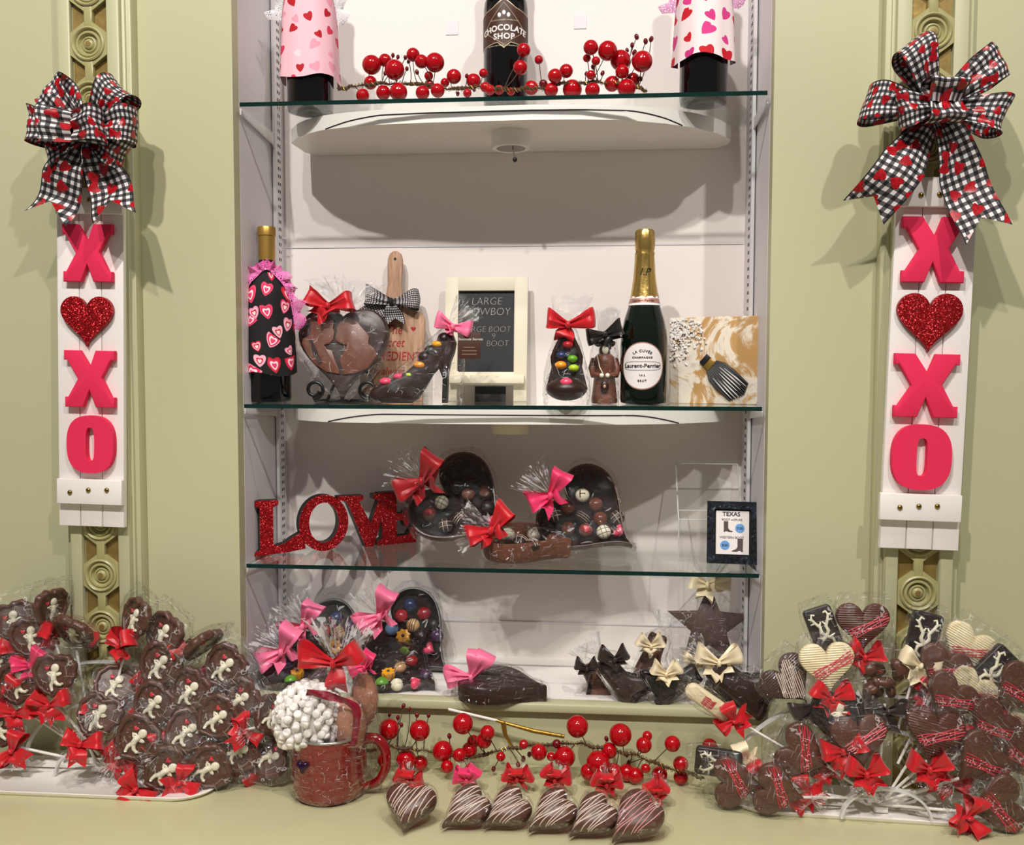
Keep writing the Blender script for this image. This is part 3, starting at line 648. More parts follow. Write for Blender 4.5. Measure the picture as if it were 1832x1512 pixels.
big_bow('black and white gingham bow with red hearts on the XOXO sign over heart lollipops', 1679, 190, .056,
        [(112, .105, .010, 'loop', .03), (38, .11, .008, 'loop', .03), (176, .108, .004, 'loop', .03), (-10, .102, .006, 'loop', .03), (190, .065, -.012, 'loop', .025), (90, .032, -.026, 'center_loop', .024), (-90, .03, -.024, 'center_loop', .024)],
        [(-121, .165, -.008, -.02), (-66, .185, .008, -.02)], 9)
# ---------------------------------------------------------------- gift dressing helpers
def B(px, py, Y, z): p = P(px, py, Y); p.z = z; return p
def gift_bow(parent, loc, L, W, m, loops=((20, 1), (160, 1)), tails=((-55, 1), (-120, 1)), seed=1, rot=None):
    o = bow(L, W, loops, tails, seed).build('bow', M[m], parent, loc=loc)
    if rot: o.rotation_euler = [R(a) for a in rot]
    return o
def lathe_part(name, pr, m, parent, n=40, **k):
    mb = MB(); mb.lathe(pr, n, **k); return mb.build(name, m, parent)
# ---------------------------------------------------------------- wine bottles
WINE = [(0, .004), (.030, .0), (.0395, .002), (.0408, .008), (.0408, .19), (.0395, .204), (.034, .218), (.022, .232), (.0165, .245), (.0148, .262)]
def wine(label, base, cap='gold_cap', s=1.):
    t = thing('wine_bottle', label, 'wine bottle', base)
    lathe_part('glass_body', WINE, M['wine_glass'], t, 48)
    lathe_part('capsule', [(.0150, .245), (.0152, .303), (.0166, .304), (.0166, .317), (.0155, .320), (0, .3205)], M[cap], t)
    return t
def wr(z):
    for (ra, za), (rb, zb_) in zip(WINE[3:], WINE[4:]):
        if z <= zb_: return ra+(rb-ra)*(z-za)/(zb_-za)
    return .0148
def cloth_apron(t, m, z0, z1, r0_, r1, a=118, ruffle='lace_pink', seed=1, ltop=None, neck=True):
    rg = random.Random(seed); rows = []; uvs = []; n = 36; K = 14
    for j in range(K+1):
        q = j/K; z = z0+(z1-z0)*q; row = []; u = []
        for i in range(n+1):
            an = R(-a+2*a*i/n); base = wr(z)+.004+(r0_-.045)*(1-q)*1.6
            rr = base*(1+.035*sin(an*4+seed)*(1-q)+.02*sin(an*9+seed*2)*(1-q))
            row.append((rr*sin(an), -rr*cos(an), z+.004*sin(an*3+seed)*(1-q))); u.append((an*.045, z))
        rows.append(row); uvs.append(u)
    MB().grid(rows, uvs).build('cloth_apron', M[m], t)
    # gathered lace edging down both sides and round the neck
    path = []
    for q in range(60):
        s = q/59*2-1; an = R(s*a*.62); zz = z1+.004-(abs(s)**2.4)*(z1-(ltop or (z0+(z1-z0)*.35)))
        f = (zz-z0)/(z1-z0); rr = wr(zz)+.006+(r0_-.045)*(1-f)*1.6; path.append((an, rr, zz))
    rows = []
    for i, (an, rr, zz) in enumerate(path):
        row = []
        for k in range(6):
            v = k/5; out = .019*v; wv = .008*v*sin(i*1.35)+.004*v*sin(i*.6+1)
            sgn = 1 if an > 0 else -1
            row.append(((rr+wv)*sin(an)+sgn*out*min(1, abs(an)*2), -(rr+wv+.004+.004*sin(i*1.9)*v)*cos(an), zz+out*(1-min(1, abs(an)*1.1))+.003*v*sin(i*1.7)))
        rows.append(row)
    MB().grid(rows).build('lace_ruffle', M[ruffle], t)
t = wine('gold capped wine bottle in black cloth with pink hearts and pink lace', B(481, 719, .10, Z2)); t.rotation_euler.z = R(17); cloth_apron(t, 'apron_black', .052, .236, .0485, .024, 120, 'lace_pink', 3, .13)
t = wine('wine bottle in pale pink candy heart cloth on the top shelf', B(556, 195, .085, Z1), 'gold_cap'); t.rotation_euler.z = R(14); cloth_apron(t, 'apron_pink', .053, .236, .050, .024, 120, 'lace_white', 6, .150)
t = wine('wine bottle in white cloth with red and pink hearts on the top shelf', B(1258, 180, .085, Z1), 'gold_cap'); t.rotation_euler.z = R(-8); cloth_apron(t, 'apron_white', .068, .236, .050, .026, 120, 'lace_lilac', 8, .150)
t = wine('dark wine bottle with brown chocolate label among red berries', B(905, 180, .150, Z1), 'black_paint')
def bent(mb_out, Rb, y0, z):     # outline bent round a bottle
    m = MB(); m.prism(mb_out, y0, y0+.0003); return m
def bent_label(name, out, m, t, Rb, zc, off=.0003, sub=12):
    """flat outline wrapped round a cylinder: triangulated as a fine fan of strips"""
    xs = [p[0] for p in out]; x0, x1 = min(xs), max(xs); N = 40; rows = []
    for i in range(N+1):
        x = x0+(x1-x0)*min(max(i/N, .002), .998); ys = []
        for j in range(len(out)):
            a, b = out[j-1], out[j]
            if (a[0] <= x < b[0]) or (b[0] <= x < a[0]): ys.append(a[1]+(b[1]-a[1])*(x-a[0])/(b[0]-a[0]))
        if len(ys) < 2: continue
        an = x/Rb; rows.append([((Rb+off)*sin(an), -(Rb+off)*cos(an), zc+min(ys)+(max(ys)-min(ys))*k/4) for k in range(5)])
    return MB().grid([r for r in rows]).build(name, m, t)
Rb = .0408
def hexa(s): return [(-.058*s, -.030*s), (-.012*s, -.022*s), (0, -.032*s), (.012*s, -.022*s), (.058*s, -.030*s), (.058*s, .030*s), (.022*s, .040*s), (0, .056*s), (-.022*s, .040*s), (-.058*s, .030*s)]
lb = bent_label('bottle_label', hexa(1), M['label_gold'], t, Rb, .146, .0003)
bent_label('label_ground', [(x*.985, y*.95+.0004) for x, y in hexa(1)], M['label_brown'], lb, Rb, .146, .0006)
for s, w_ in ((1, .0011),):
    pts = [(-.040, 0), (0, .047), (.040, 0), (0, -.026)]
    for i in range(4):
        a, b = pts[i-1], pts[i]; tp = []
        for k in range(9):
            x = a[0]+(b[0]-a[0])*k/8; z = a[1]+(b[1]-a[1])*k/8; an = x/Rb; tp.append(((Rb+.001)*sin(an), -(Rb+.001)*cos(an), .146+z))
        MB().tube(tp, .0006, 4).build('label_line', M['label_gold'], lb)
text('lettering', 'CHOCOLATE', .0142, M['label_white'], lb, (0, -.0012, .149), bend=Rb, off=.0005, arc=.14, space=1.05)
text('lettering', 'SHOP', .0142, M['label_white'], lb, (0, -.0012, .134), bend=Rb, off=.0005, space=1.1)
text('lettering', 'THE CHOCOLATE LOVERS WINE', .0036, M['label_gold'], lb, (0, -.0012, .1625), bend=Rb)
text('lettering', 'red wine with rich natural chocolate flavor', .0036, M['label_gold'], lb, (0, -.0012, .1185), bend=Rb)
for x in (-.008, 0, .008):
    an = x/Rb; MB().blob(((Rb+.001)*sin(an), -(Rb+.001)*cos(an),   .1715+(.004 if x == 0 else 0)), (.0032, .0006, .0042), 8, 6).build('label_crest', M['label_white'], lb)
# ---------------------------------------------------------------- champagne
c = thing('champagne_bottle', 'green champagne bottle with gold foil neck and round white label', 'champagne bottle', B(1151, 719, .10, Z2), (0, 0, R(-7)))
lathe_part('glass_body', [(0, .006), (.03, 0), (.0405, .003), (.0418, .010), (.0418, .105), (.0405, .125), (.036, .148), (.0285, .172), (.0235, .19), (.019, .215), (.0165, .25)], M['green_glass'], c, 48)
def crk(a, z): return .025*sin(a*9+z*300)+.02*sin(a*17-z*500)
lathe_part('gold_foil', [(.0248, .1885), (.0222, .203), (.0195, .222), (.0177, .245), (.0168, .262), (.0172, .266), (.0158, .27), (.0168, .274), (.0176, .288), (.0172, .303), (.0150, .3075), (0, .309)], M['gold_foil'], c, 48, wob=crk)
nb = lathe_part('neck_band', [(.0286, .1745), (.0244, .1905)], M['label_white'], c, 48, cap=False)
lathe_part('band_stripe', [(.0278, .1785), (.0258, .1865)], M['label_pink'], nb, 48, cap=False)
text('lettering', 'Laurent-Perrier', .0062, M['ink'], nb, (0, -.0012, .1825), bend=.0268)
text('foil_emblem', 'LP', .019, M['ink_black'], c, (.001, -.0005, .232), bend=.0188, shear=.3)
Rc = .0418; zl = .068
lb = bent_label('round_label', ell(.0405, .0415, 64), M['label_pink'], c, Rc, zl, .0003)
bent_label('label_paper', ell(.0385, .0395, 64), M['label_white'], lb, Rc, zl, .0006)
for s, z, sz, mm_, ar in (('LA CUVÉE', .026, .0062, 'ink', .03), ('CHAMPAGNE', .0145, .0048, 'ink', None), ('Laurent-Perrier', 0, .0098, 'ink_black', None), ('1812', -.0165, .004, 'ink', None), ('BRUT', -.026, .0052, 'ink', None)):
    text('lettering', s, sz, M[mm_], lb, (0, -.001, zl+z), bend=Rc, off=.0002, space=1.05 if sz > .009 else 1.3, arc=ar)
tp = []
for k in range(49):
    a = 2*pi*k/48; s = (abs(cos(a))**4+abs(sin(a))**4)**(-.25); x = .0335*cos(a)*s; an = x/Rc; tp.append(((Rc+.0008)*sin(an), -(Rc+.0008)*cos(an), zl+.0075*sin(a)*s))
MB().tube(tp, .00035, 4).build('label_line', M['ink'], lb)
# ---------------------------------------------------------------- cutting board
def px_outline(pts, sc, ox, oy, cpx, cpy, k): return [((ox+x/sc-cpx)*k, -(oy+y/sc-cpy)*k) for x, y in pts]
Yb = .205; kb = mpp(Yb)*1.02; b0 = B(700, 716, Yb, Z2+.001)
t = thing('cutting_board', 'wooden cutting board with red lettering behind the big chocolate heart', 'cutting board', b0, (R(-6), R(.8), 0))
h = 268*kb
o = [(-.062, 0), (.062, 0), (.062, .150), (.056, .162), (.034, .168), (.022, .176), (.0165, .19), (.0135, .215), (.0148, .252), (.0145, .262), (.011, .272), (.004, .277), (-.004, .277), (-.011, .272), (-.0145, .262), (-.0148, .252), (-.0135, .215), (-.0165, .19), (-.022, .176), (-.034, .168), (-.056, .162), (-.062, .150)]
o = [(x, z*h/.277) for x, z in o]
MB().prism(o, -.004, .004, .0008).build('board', M['wood'], t)
hole = MB(); hole.M = Matrix.Translation((0, -.0043, .262*h/.277)); hole.prism(ell(.0028, .0028, 16), -.0001, .0004); hole.build('hanging_hole', M['ink_black'], t)
for s, x, z, sz, sh in (('The', .002, .137, .026, .15), ('Secret', -.004, .112, .025, .3), ('INGREDIENT', -.003, .085, .025, .1), ('is always', -.006, .056, .021, .3), ('Love', 0, .030, .024, .3)):
    text('red_lettering', s, sz, M['red2_satin'], t, (x, -.0044, z), shear=sh, sx=.82)
hm = MB(); hm.M = Matrix.Translation((.040, -.0046, .139)); hm.prism(heart(24, .010), -.0002, .0003); hm.build('painted_heart', M['red2_satin'], t)
mb = bow(.056, .038, ((170, .95), (8, .95)), ((-152, 1.2), (-82, .85)), 12); mb.build('gingham_bow', M['gingham'], t, loc=(-.002, -.014, .190))
# ---------------------------------------------------------------- wrapped chocolate heart on wire easel
Yh = .13; kh = mpp(Yh)*1.03; c0 = P(611, 632, Yh)
t = thing('chocolate_heart', 'big wrapped chocolate heart with kissing couple relief and red bow', 'chocolate heart', B(611, 716, Yh-.01, Z2+.002), (R(-9), 0, 0))
hz = 84*kh; hw = 162*kh
ho = [(x, z+hz) for x, z in heart(64, hw, 1.1, .6)]
MB().puff(ho, [(.93, -.02), (.98, -.018), (1, -.01), (1, .004), (.975, .010), (.95, .0115)], 'xz', cen=(0, hz)).build('heart_slab', M['dark'], t)
LF = [(440, 580), (470, 552), (560, 572), (598, 600), (592, 640), (603, 665), (600, 690), (596, 712), (572, 735), (538, 742), (556, 768), (590, 775), (612, 835), (636, 890), (645, 918), (560, 905), (480, 855), (430, 790), (400, 735), (405, 705), (440, 690), (455, 640)]
RF = [(640, 600), (690, 580), (740, 600), (790, 655), (822, 690), (815, 735), (850, 760), (875, 800), (820, 880), (740, 915), (668, 922), (658, 885), (640, 835), (662, 790), (682, 742), (640, 735), (618, 720), (606, 700), (612, 690), (618, 655), (612, 640), (630, 612)]
for pl in (LF, RF):
    o = [(x*.97, z+.001) for x, z in px_outline(pl, 3.3926, 420, 400, 611, 716, kh)]
    MB().prism(o, -.0155, -.011, .0008).build('kissing_face_relief', M['milk2'], t)
st = px_outline([(452, 712), (470, 708), (505, 780), (535, 850), (512, 858), (480, 795)], 3.3926, 420, 400, 611, 716, kh); MB().prism(st, -.0165, -.0150).build('hair_strand', M['dark'], t)
mb = MB(); wrapper(mb, [(.004, .012, .02), (.03, .045, .03), (.08, .085, .034), (.12, .092, .034), (.15, .075, .032), (.168, .03, .024), (.178, .008, .008)], 40, .03, 4, 2.2); fan(mb, (0, -.002, .176), (.05, 0, 1), .055, .075, .02, 44, 3); cello(mb, t)
gift_bow(t, (-.021, -.034, .172), .046, .034, 'red_satin', ((12, 1), (160, 1)), ((-140, .85), (-60, .5)), 21)
e = thing('wire_easel', 'black scrolled wire easel holding the big chocolate heart', 'easel', B(617, 716, .10, Z2))
for s in (-1, 1):
    pts = [(s*.05, .06, .002), (s*.052, -.01, .004), (s*.052, -.022, .012)]
    for k in range(22):
        a = -pi/2+k*.36; q = .017*(1-k*.022); pts.append((s*(.049+q*cos(a)*-1), -.024, .024+q*sin(a)))
    m = MB(); m.tube(pts, .0032, 8); m.build('scroll_foot', M['black_wire'], e)
    MB().tube([(s*.05, .06, .002), (s*.03, .065, .05), (0, .068, .085)], .003, 8).build('back_rod', M['black_wire'], e)
MB().tube([(-.05, .06, .002), (.05, .06, .002)], .003, 8).build('cross_rod', M['black_wire'], e)
# ---------------------------------------------------------------- chocolate shoes
Ys = .065; ks = mpp(Ys)*1.02
t = thing('chocolate_shoe', 'wrapped dark chocolate high heel seen from the side with pink bow', 'chocolate shoe', B(745, 718, Ys, Z2), (0, 0, R(6)))
so = px_outline([(822, 1020), (845, 985), (890, 958), (960, 925), (1040, 890), (1085, 850), (1140, 790), (1200, 725), (1262, 662), (1300, 642), (1325, 660), (1345, 715), (1335, 770), (1312, 830), (1300, 900), (1292, 1072), (1258, 1072), (1262, 920), (1240, 866), (1205, 905), (1165, 975), (1120, 1045), (1080, 1072), (900, 1072), (835, 1050)], 3.3926, 420, 400, 745, 718, ks)
MB().prism(so, -.022, .022, .009).build('shoe_body', M['dark'], t, sm=1.2)
def cand(parent, x, y, z, r, m, nm='candy', fl=.6):
    return MB().blob((x, y, z), (r, r, r*fl), 12, 8).build(nm, M[m], parent)
for cx_, cy_, m, r in ((925, 945, 'pinkc', .012), (1000, 915, 'pinkc', .010), (1068, 905, 'lime', .010), (1130, 845, 'orange', .0125), (1235, 722, 'yellow', .0115)):
    p = px_outline([(cx_, cy_)], 3.3926, 420, 400, 745, 718, ks)[0]; cand(t, p[0], -.013, p[1], r, m)
for cx_, cy_ in ((1160, 800), (1195, 765), (1275, 690)):
    p = px_outline([(cx_, cy_)], 3.3926, 420, 400, 745, 718, ks)[0]; cand(t, p[0], -.011, p[1], .013, 'darkest', 'paper_cup', .9)
mb = MB(); wrapper(mb, [(.002, .083, .03, -.004), (.02, .084, .034, -.002), (.045, .07, .033, .015), (.075, .052, .03, .035), (.105, .035, .026, .05), (.130, .016, .014, .058), (.141, .006, .006, .06)], 36, .035, 11, 2.6); fan(mb, (.06, 0, .14), (.75, 0, .75), .058, .028, .012, 32, 5); cello(mb, t)
gift_bow(t, (.066, -.022, .136), .036, .030, 'pink_satin', ((165, .95), (-8, .95)), ((-150, .35), (-100, .4)), 31)
tg = MB().box((.095, -.03, .103), (.039, .0012, .046), .0004).build('brown_tag', M['label_brown'], t); text('lettering', 'Chocolate Secrets', .0062, M['label_white'], tg, (.095, -.0308, .114), shear=.4)
for k in range(3): MB().box((.095, -.0307, .100-k*.006), (.02+.006*(k > 0), .0002, .0006)).build('print_line', M['label_gold'], tg)
ks = mpp(.07)
t = thing('chocolate_shoe', 'wrapped dark chocolate shoe seen toe first with red bow', 'chocolate shoe', B(1014, 719, .055, Z2))
def tap(w0, w1, z0, z1, r):
    o = []
    for k in range(13): a = pi*k/12; o.append((w1*cos(a), z1-w1+w1*sin(a)*1.0))
    for k in range(13): a = pi+pi*k/12; o.append((w0*cos(a)*1.0, z0+w0*.45+w0*.45*sin(a)))
    return o
MB().prism(tap(.036, .0125, .012, .135, 0), -.018, .03, .008).build('shoe_body', M['dark'], t, sm=1.2)
m = MB(); pts = [(.024*cos(a)*(1 if sin(a) < 0 else .42+.58*(1-sin(a))), -.020, .083+.045*sin(a)) for a in [2*pi*k/36 for k in range(36)]]
m.tube(pts, .0042, 8, True); m.build('shoe_rim', M['dark'], t)
m = MB(); m.blob((0, -.03, .028), (.035, .034, .020), 20, 12); m.build('toe_cap', M['dark'], t)
MB().prism(tap(.021, .008, .035, .126, 0), -.0195, -.016).build('shoe_opening', M['darkest'], t)
for x, z, m, r in ((.002, .104, 'cherry', .0095), (-.009, .086, 'blue', .0095), (.010, .080, 'green_c', .0092), (-.010, .069, 'orange', .0105), (.012, .064, 'lime', .0095), (.0, .040, 'pinkc', .011)):
    cand(t, x, -.026 if z > .05 else -.052, z, r, m, 'candy', .7)
mb = MB(); wrapper(mb, [(.001, .038, .045, 0, -.012), (.02, .04, .05, 0, -.012), (.06, .037, .034), (.1, .027, .026), (.128, .018, .02), (.138, .010, .01), (.144, .012, .008), (.165, .03, .01, .004), (.188, .036, .008, .008)], 32, .04, 17, 2.6); cello(mb, t)
gift_bow(t, (.002, -.026, .138), .044, .034, 'red_satin', ((14, 1.1), (165, .85)), ((-112, .75),), 41)
# chocolate figurine
t = thing('chocolate_figurine', 'wrapped milk chocolate figurine in long coat beside the champagne bottle', 'chocolate figurine', B(1081, 719, .105, Z2))
lathe_part('coat', [(0, 0), (.022, .001), (.0235, .006), (.0225, .014), (.0205, .03), (.0185, .05), (.0185, .062), (.020, .074), (.0175, .084), (.011, .09), (0, .091)], M['milk2'], t, 28, wob=lambda a, z: .03*sin(a*6) if z < .06 else 0)
for s in (-1, 1): MB().tube([(s*.018, 0, .080), (s*.0225, -.006, .064), (s*.020, -.014, .052), (s*.006, -.022, .051)], [.0065, .0068, .006, .0045], 10).build('sleeve', M['milk2'], t); MB().blob((s*.0052, -.0245, .0512), .0042, 10, 8).build('glove', M['ivory'], t)
MB().blob((0, -.004, .095), (.0105, .010, .012), 14, 10).build('head', M['dark'], t); MB().blob((.001, -.0125, .0965), (.006, .004, .0085), 12, 8).build('beard', M['ivory'], t)
m = MB(); m.blob((0, -.004, .109), (.011, .010, .007), 14, 8)
for s in (-1, 1): m.blob((s*.0125, -.006, .1075), (.007, .009, .0055), 12, 8, Matrix.Rotation(-s*.5, 3, 'Y'))
m.build('hat', M['dark'], t)
MB().blob((0, -.024, .031), (.0075, .004, .011), 12, 8).build('shield', M['dark'], t); MB().blob((0, -.028, .032), (.0025, .0015, .003), 8, 6).build('shield_boss', M['tan'], t)
for s in (-1, 1): MB().blob((s*.009, -.008, .005), (.009, .014, .005), 12, 8).build('shoe', M['milk2'], t)
MB().tube([(-.014, -.02, .088), (-.009, -.024, .066), (-.004, -.025, .056)], .0009, 6).build('white_strap', M['ivory'], t)
mb = MB(); wrapper(mb, [(.0005, .026, .022), (.01, .027, .024), (.09, .026, .024), (.112, .02, .018), (.122, .009, .009), (.13, .012, .008), (.168, .022, .007, .006)], 26, .03, 23, 2.8); cello(mb, t)
gift_bow(t, (0, -.018, .124), .036, .030, 'black_satin', ((22, .95), (200, .95)), ((-40, .75),), 44)
# ---------------------------------------------------------------- chalkboard
Yc = .20; kc = mpp(Yc)
t = thing('chalkboard', 'small cream framed chalkboard with chalk writing standing behind the shoe', 'chalkboard', B(868, 718, Yc, Z2), (R(-7), 0, 0))
W_, H_ = 150*kc, 226*kc; m = MB(); xi, z0i, z1i = 51*kc, 53*kc, 201*kc
m.box((-(W_/2+xi)/2, 0, H_/2), (W_/2-xi, .012, H_), .001); m.box(((W_/2+xi)/2, 0, H_/2), (W_/2-xi, .012, H_), .001)
m.box((0, 0, (z1i+H_)/2), (2*xi+.001, .012, H_-z1i), .001); m.box((0, 0, (30*kc+z0i)/2), (2*xi+.001, .012, z0i-30*kc), .001); m.build('frame', M['cream'], t)
MB().box((0, .003, (z0i+z1i)/2), (2*xi, .003, z1i-z0i)).build('slate', M['slate'], t)
MB().box((.004, -.012, 38*kc), (W_-.016, .02, .015), .001).build('ledge', M['cream'], t)
MB().box((.009, .006, 14*kc), (56*kc, .004, 28*kc)).build('easel_leg', M['black_paint'], t)
for s, x, z, sz in (('LARGE', .000, 182, .021), ('COWBOY', .001, 163, .021), ('LARGE BOOT', .0, 131, .0165), ('9', .014, 118, .0165), ('BOOT', .022, 105, .0165)):
    text('chalk_writing', s, sz, M['chalk'], t, (x, .0008, z*kc), shear=.1, off=-.0005, sx=.95)
# ---------------------------------------------------------------- poured paint canvas
k = mpp(.14)*.985
t = thing('canvas_painting', 'square tan and white poured paint canvas with black bottle relief', 'painting', B(1275, 720, .135, Z2), (0, 0, R(-24)))
w_ = .166; hh = 155*k
MB().box((0, .023, hh/2), (w_, .046, hh), .0015).build('canvas', M['pour'], t)
MB().box((w_/2+.0006, .023, hh/2), (.001, .045, hh-.002)).build('side_edge', M['shaded_canvas_side'], t)  # thin sheet with the shade of this side in its colour
rg = random.Random(3); m = MB()
for i in range(230):
    x = -w_/2+.002+abs(rg.gauss(0, .028)); z = hh-.004-abs(rg.gauss(.026, .024))
    if x < w_/2-.06 and z > hh*.42: m.blob((x, -.001, z), (rg.uniform(.0012, .004), .0025, rg.uniform(.0012, .003)), 6, 4, Matrix.Rotation(rg.uniform(0, 3), 3, 'Y'))
m.build('crystal_chips', M['resin_white'], t, sm=.2)['kind'] = 'stuff'
m = MB()
for i in range(34):
    x = -w_/2+.004+abs(rg.gauss(.01, .025)); z = hh-.006-abs(rg.gauss(.03, .02)); m.blob((x, -.0024, z), (rg.uniform(.0008, .002), .002, rg.uniform(.0008, .0018)), 6, 4)
m.build('dark_chips', M['twig'], t)['kind'] = 'stuff'
bt = MB(); bt.M = Matrix.Translation((-.017, -.001, hh-.075)) @ Matrix.Rotation(R(-47), 4, 'Y') @ Matrix.Rotation(pi, 4, 'Y')
q = MB(); q.M = bt.M.copy(); q.box((0, -.002, .004), (.020, .005, .010), .001); bb = q.build('bottle_neck_relief', M['black_paint'], t)
q = MB(); q.M = bt.M.copy(); q.box((0, -.002, .0155), (.020, .005, .012), .001); q.build('gold_band', M['gold_cap'], bb)
q = MB(); q.M = bt.M.copy()
for i in range(11):
    x = -.021+i*.0042; q.tube([(x*.55, -.001, .02), (x*.9, -.003, .035), (x, -.003, .06+rg.uniform(-.01, .0)), (x*1.02, -.001, .098-abs(x+.003)*.45)], [.002, .0031, .0031, .002], 6)
q.build('painted_streaks', M['black_paint'], bb)
q = MB(); q.M = bt.M.copy()
for i in range(7):
    x = -.017+i*.0056; a = .028+rg.uniform(0, .02); q.tube([(x*.8, -.0052, a), (x*.95, -.0058, a+.03), (x, -.0052, a+.05)], [.0004, .0011, .0003], 5)
q.build('white_streaks', M['resin_white'], bb)
# ---------------------------------------------------------------- berry garlands
def garland(label, pts, sm, Y, zfloor, branch, seed, group):
    rg = random.Random(seed); ys = []
    br = [P(x, y, Y+dy) for x, y, dy in branch]; root = br[len(br)//2].copy(); root.z = zfloor
    t = thing('berry_garland', label, 'berry garland', root, group=group)
    bl = [p-root for p in br]; fine = []
    for i in range(len(bl)-1):
        for k in range(6):
            q = k/6; fine.append(bl[i].lerp(bl[i+1], q)+Vector((0, rg.uniform(-.002, .002), rg.uniform(-.002, .002))))
    fine.append(bl[-1]); MB().tube(fine, [.0022+.001*sin(i) for i in range(len(fine))], 6).build('branch', M['twig'], t)
    g = MB(); L = len(fine)
    for j in range(2):
        g.tube([fine[min(L-1, int(i/3))].lerp(fine[min(L-1, int(i/3)+1)], (i % 3)/3)+Vector((0, .0042*cos(i*1.4+j*3), .0042*sin(i*1.4+j*3))) for i in range(L*3-3)], .0006, 4)
    g.build('gold_wire', M['gold_wire'], t)
    base = MB().blob((0, 0, 0), 1., 24, 16).mesh('berry', M['berry']); dk = MB().blob((0, 0, 0), 1., 16, 10).mesh('berry', M['berry_dark'])
    st = MB()
    for x, y, r in pts+sm:
        small = r < 6; yy = Y+rg.uniform(-.018, .018)+(.012 if small else 0); p = P(x, y, yy)-root; rr = r*mpp(yy)
        if p.z < rr: p.z = rr+.0002
        o = ob('berry', dk if small or r < 9 and rg.random() < .2 else base, t, p); o.scale = (rr*(.82 if small else 1), rr, rr*(1.1 if small else 1)); o.rotation_euler = (rg.uniform(-.4, .4), rg.uniform(-.4, .4), 0)
        q = min(fine, key=lambda f: (f-p).length+rg.uniform(0, .02)); mid = p.lerp(q, .5)+Vector((rg.uniform(-.008, .008), rg.uniform(-.004, .004), -.004))
        st.tube([p.lerp(mid, t_) .lerp(mid.lerp(q, t_), t_) for t_ in (0, .25, .5, .75, 1)], .0008, 5)
    st.build('stems', M['twig'], t)['kind'] = 'stuff'
    return t
TOPB = [(665, 116, 17), (689, 108, 11.5), (706, 125, 17.7), (739, 98, 12), (754, 110, 12), (778, 112, 17), (663, 148, 12), (767, 136, 8), (812, 137, 13), (769, 151, 8), (796, 148, 8), (783, 162, 12.5), (756, 166, 12.5), (713, 165, 16), (686, 166, 13), (649, 171, 12), (847, 145, 13), (865, 131, 8), (836, 167, 7.6), (877, 161, 9), (893, 161, 8.5), (914, 164, 7), (868, 156, 9), (937, 90, 12.3), (931, 121, 13), (964, 107, 7.6), (951, 157, 12.5), (972, 150, 7.6), (986, 161, 12.3), (993, 136, 12.6), (1013, 127, 12), (1024, 160, 17), (1057, 85, 13), (1087, 91, 17), (1110, 108, 17.8), (1149, 110, 18), (1066, 109, 7.6), (1050, 104, 7), (1060, 161, 13), (1057, 134, 8), (1095, 150, 13.6), (1121, 158, 16), (1132, 143, 12.3), (1113, 128, 12)]
TOPS = [(703, 99, 4), (712, 102, 4), (725, 103, 4), (728, 123, 4), (746, 129, 4.5), (689, 131, 4), (731, 110, 4), (848, 160, 4), (819, 168, 4), (835, 136, 4), (653, 169, 4.5), (1139, 66, 5), (1155, 74, 5), (1165, 70, 5), (1131, 81, 4.5), (1135, 94, 5), (1122, 90, 4), (1061, 120, 4.5), (1078, 131, 4.5), (1049, 132, 4), (1146, 141, 4.4)]
garland('red berry garland lying among the bottles on the top glass shelf', TOPB, TOPS, .065, Z1, [(604, 160, 0), (650, 151, 0), (720, 148, 0), (800, 158, 0), (860, 156, -.01), (910, 160, -.02), (960, 158, -.02), (1020, 148, 0), (1080, 148, 0), (1125, 150, 0), (1158, 163, 0)], 3, 'red berry garlands')
LOWB = [(696, 1305, 19), (751, 1307, 19), (828, 1295, 19), (792, 1344, 19), (872, 1311, 13.5), (866, 1325, 14.5), (840, 1342, 14.5), (822, 1351, 12.6), (727, 1360, 19), (752, 1365, 14), (687, 1360, 12.6), (937, 1332, 8.6), (896, 1354, 8.6), (964, 1346, 15), (996, 1331, 8.3), (1010, 1355, 19.5), (986, 1354, 8), (1033, 1300, 20), (1070, 1365, 21.6), (1090, 1343, 14.4), (1110, 1315, 20.5), (1152, 1333, 14.4), (1158, 1317, 9), (1203, 1331, 14.4), (1137, 1388, 15), (1155, 1375, 8.6), (1180, 1388, 14.4), (1218, 1367, 14), (1218, 1397, 13.3), (1270, 1336, 14.4), (847, 1327, 12), (1097, 1381, 16), (1054, 1381, 16), (1121, 1406, 16), (800, 1372, 12), (842, 1376, 11)]
LOWS = [(722, 1263, 4.5), (697, 1279, 4), (712, 1284, 4.5), (733, 1269, 4), (746, 1279, 5), (767, 1280, 4.5), (718, 1297, 4.5), (804, 1317, 5), (936, 1358, 5.5), (927, 1368, 5), (883, 1376, 5), (1122, 1350, 5), (1085, 1322, 5), (947, 1350, 5), (1125, 1365, 5.5)]
g = garland('red berry garland along the counter behind the row of drizzled chocolate hearts', LOWB, LOWS, -.055, ZC, [(650, 1345, 0), (700, 1335, 0), (770, 1345, 0), (840, 1358, 0), (900, 1342, 0), (960, 1332, .01), (1030, 1330, .01), (1090, 1340, 0), (1140, 1352, 0), (1200, 1375, -.01), (1260, 1392, -.02)], 8, 'red berry garlands')
s = g.location
a, b, c = [P(x, y, -.02)-s for x, y in ((802, 1269), (900, 1292), (1010, 1318))]
MB().tube([a, a.lerp(b, .9)], .0026, 8).build('white_cut_stem', M['white_stick'], g)
MB().tube([a.lerp(b, .86), b.lerp(c, .5)+Vector((0, 0, -.003)), c], [.0026, .004, .0036], 8).build('gold_wrapped_stem', M['gold_wire'], g)
MB().tube([b, b+Vector((.004, -.004, -.02)), b+Vector((.016, -.006, -.04))], [.005, .004, .002], 6).build('gold_leaf', M['gold_wire'], g)
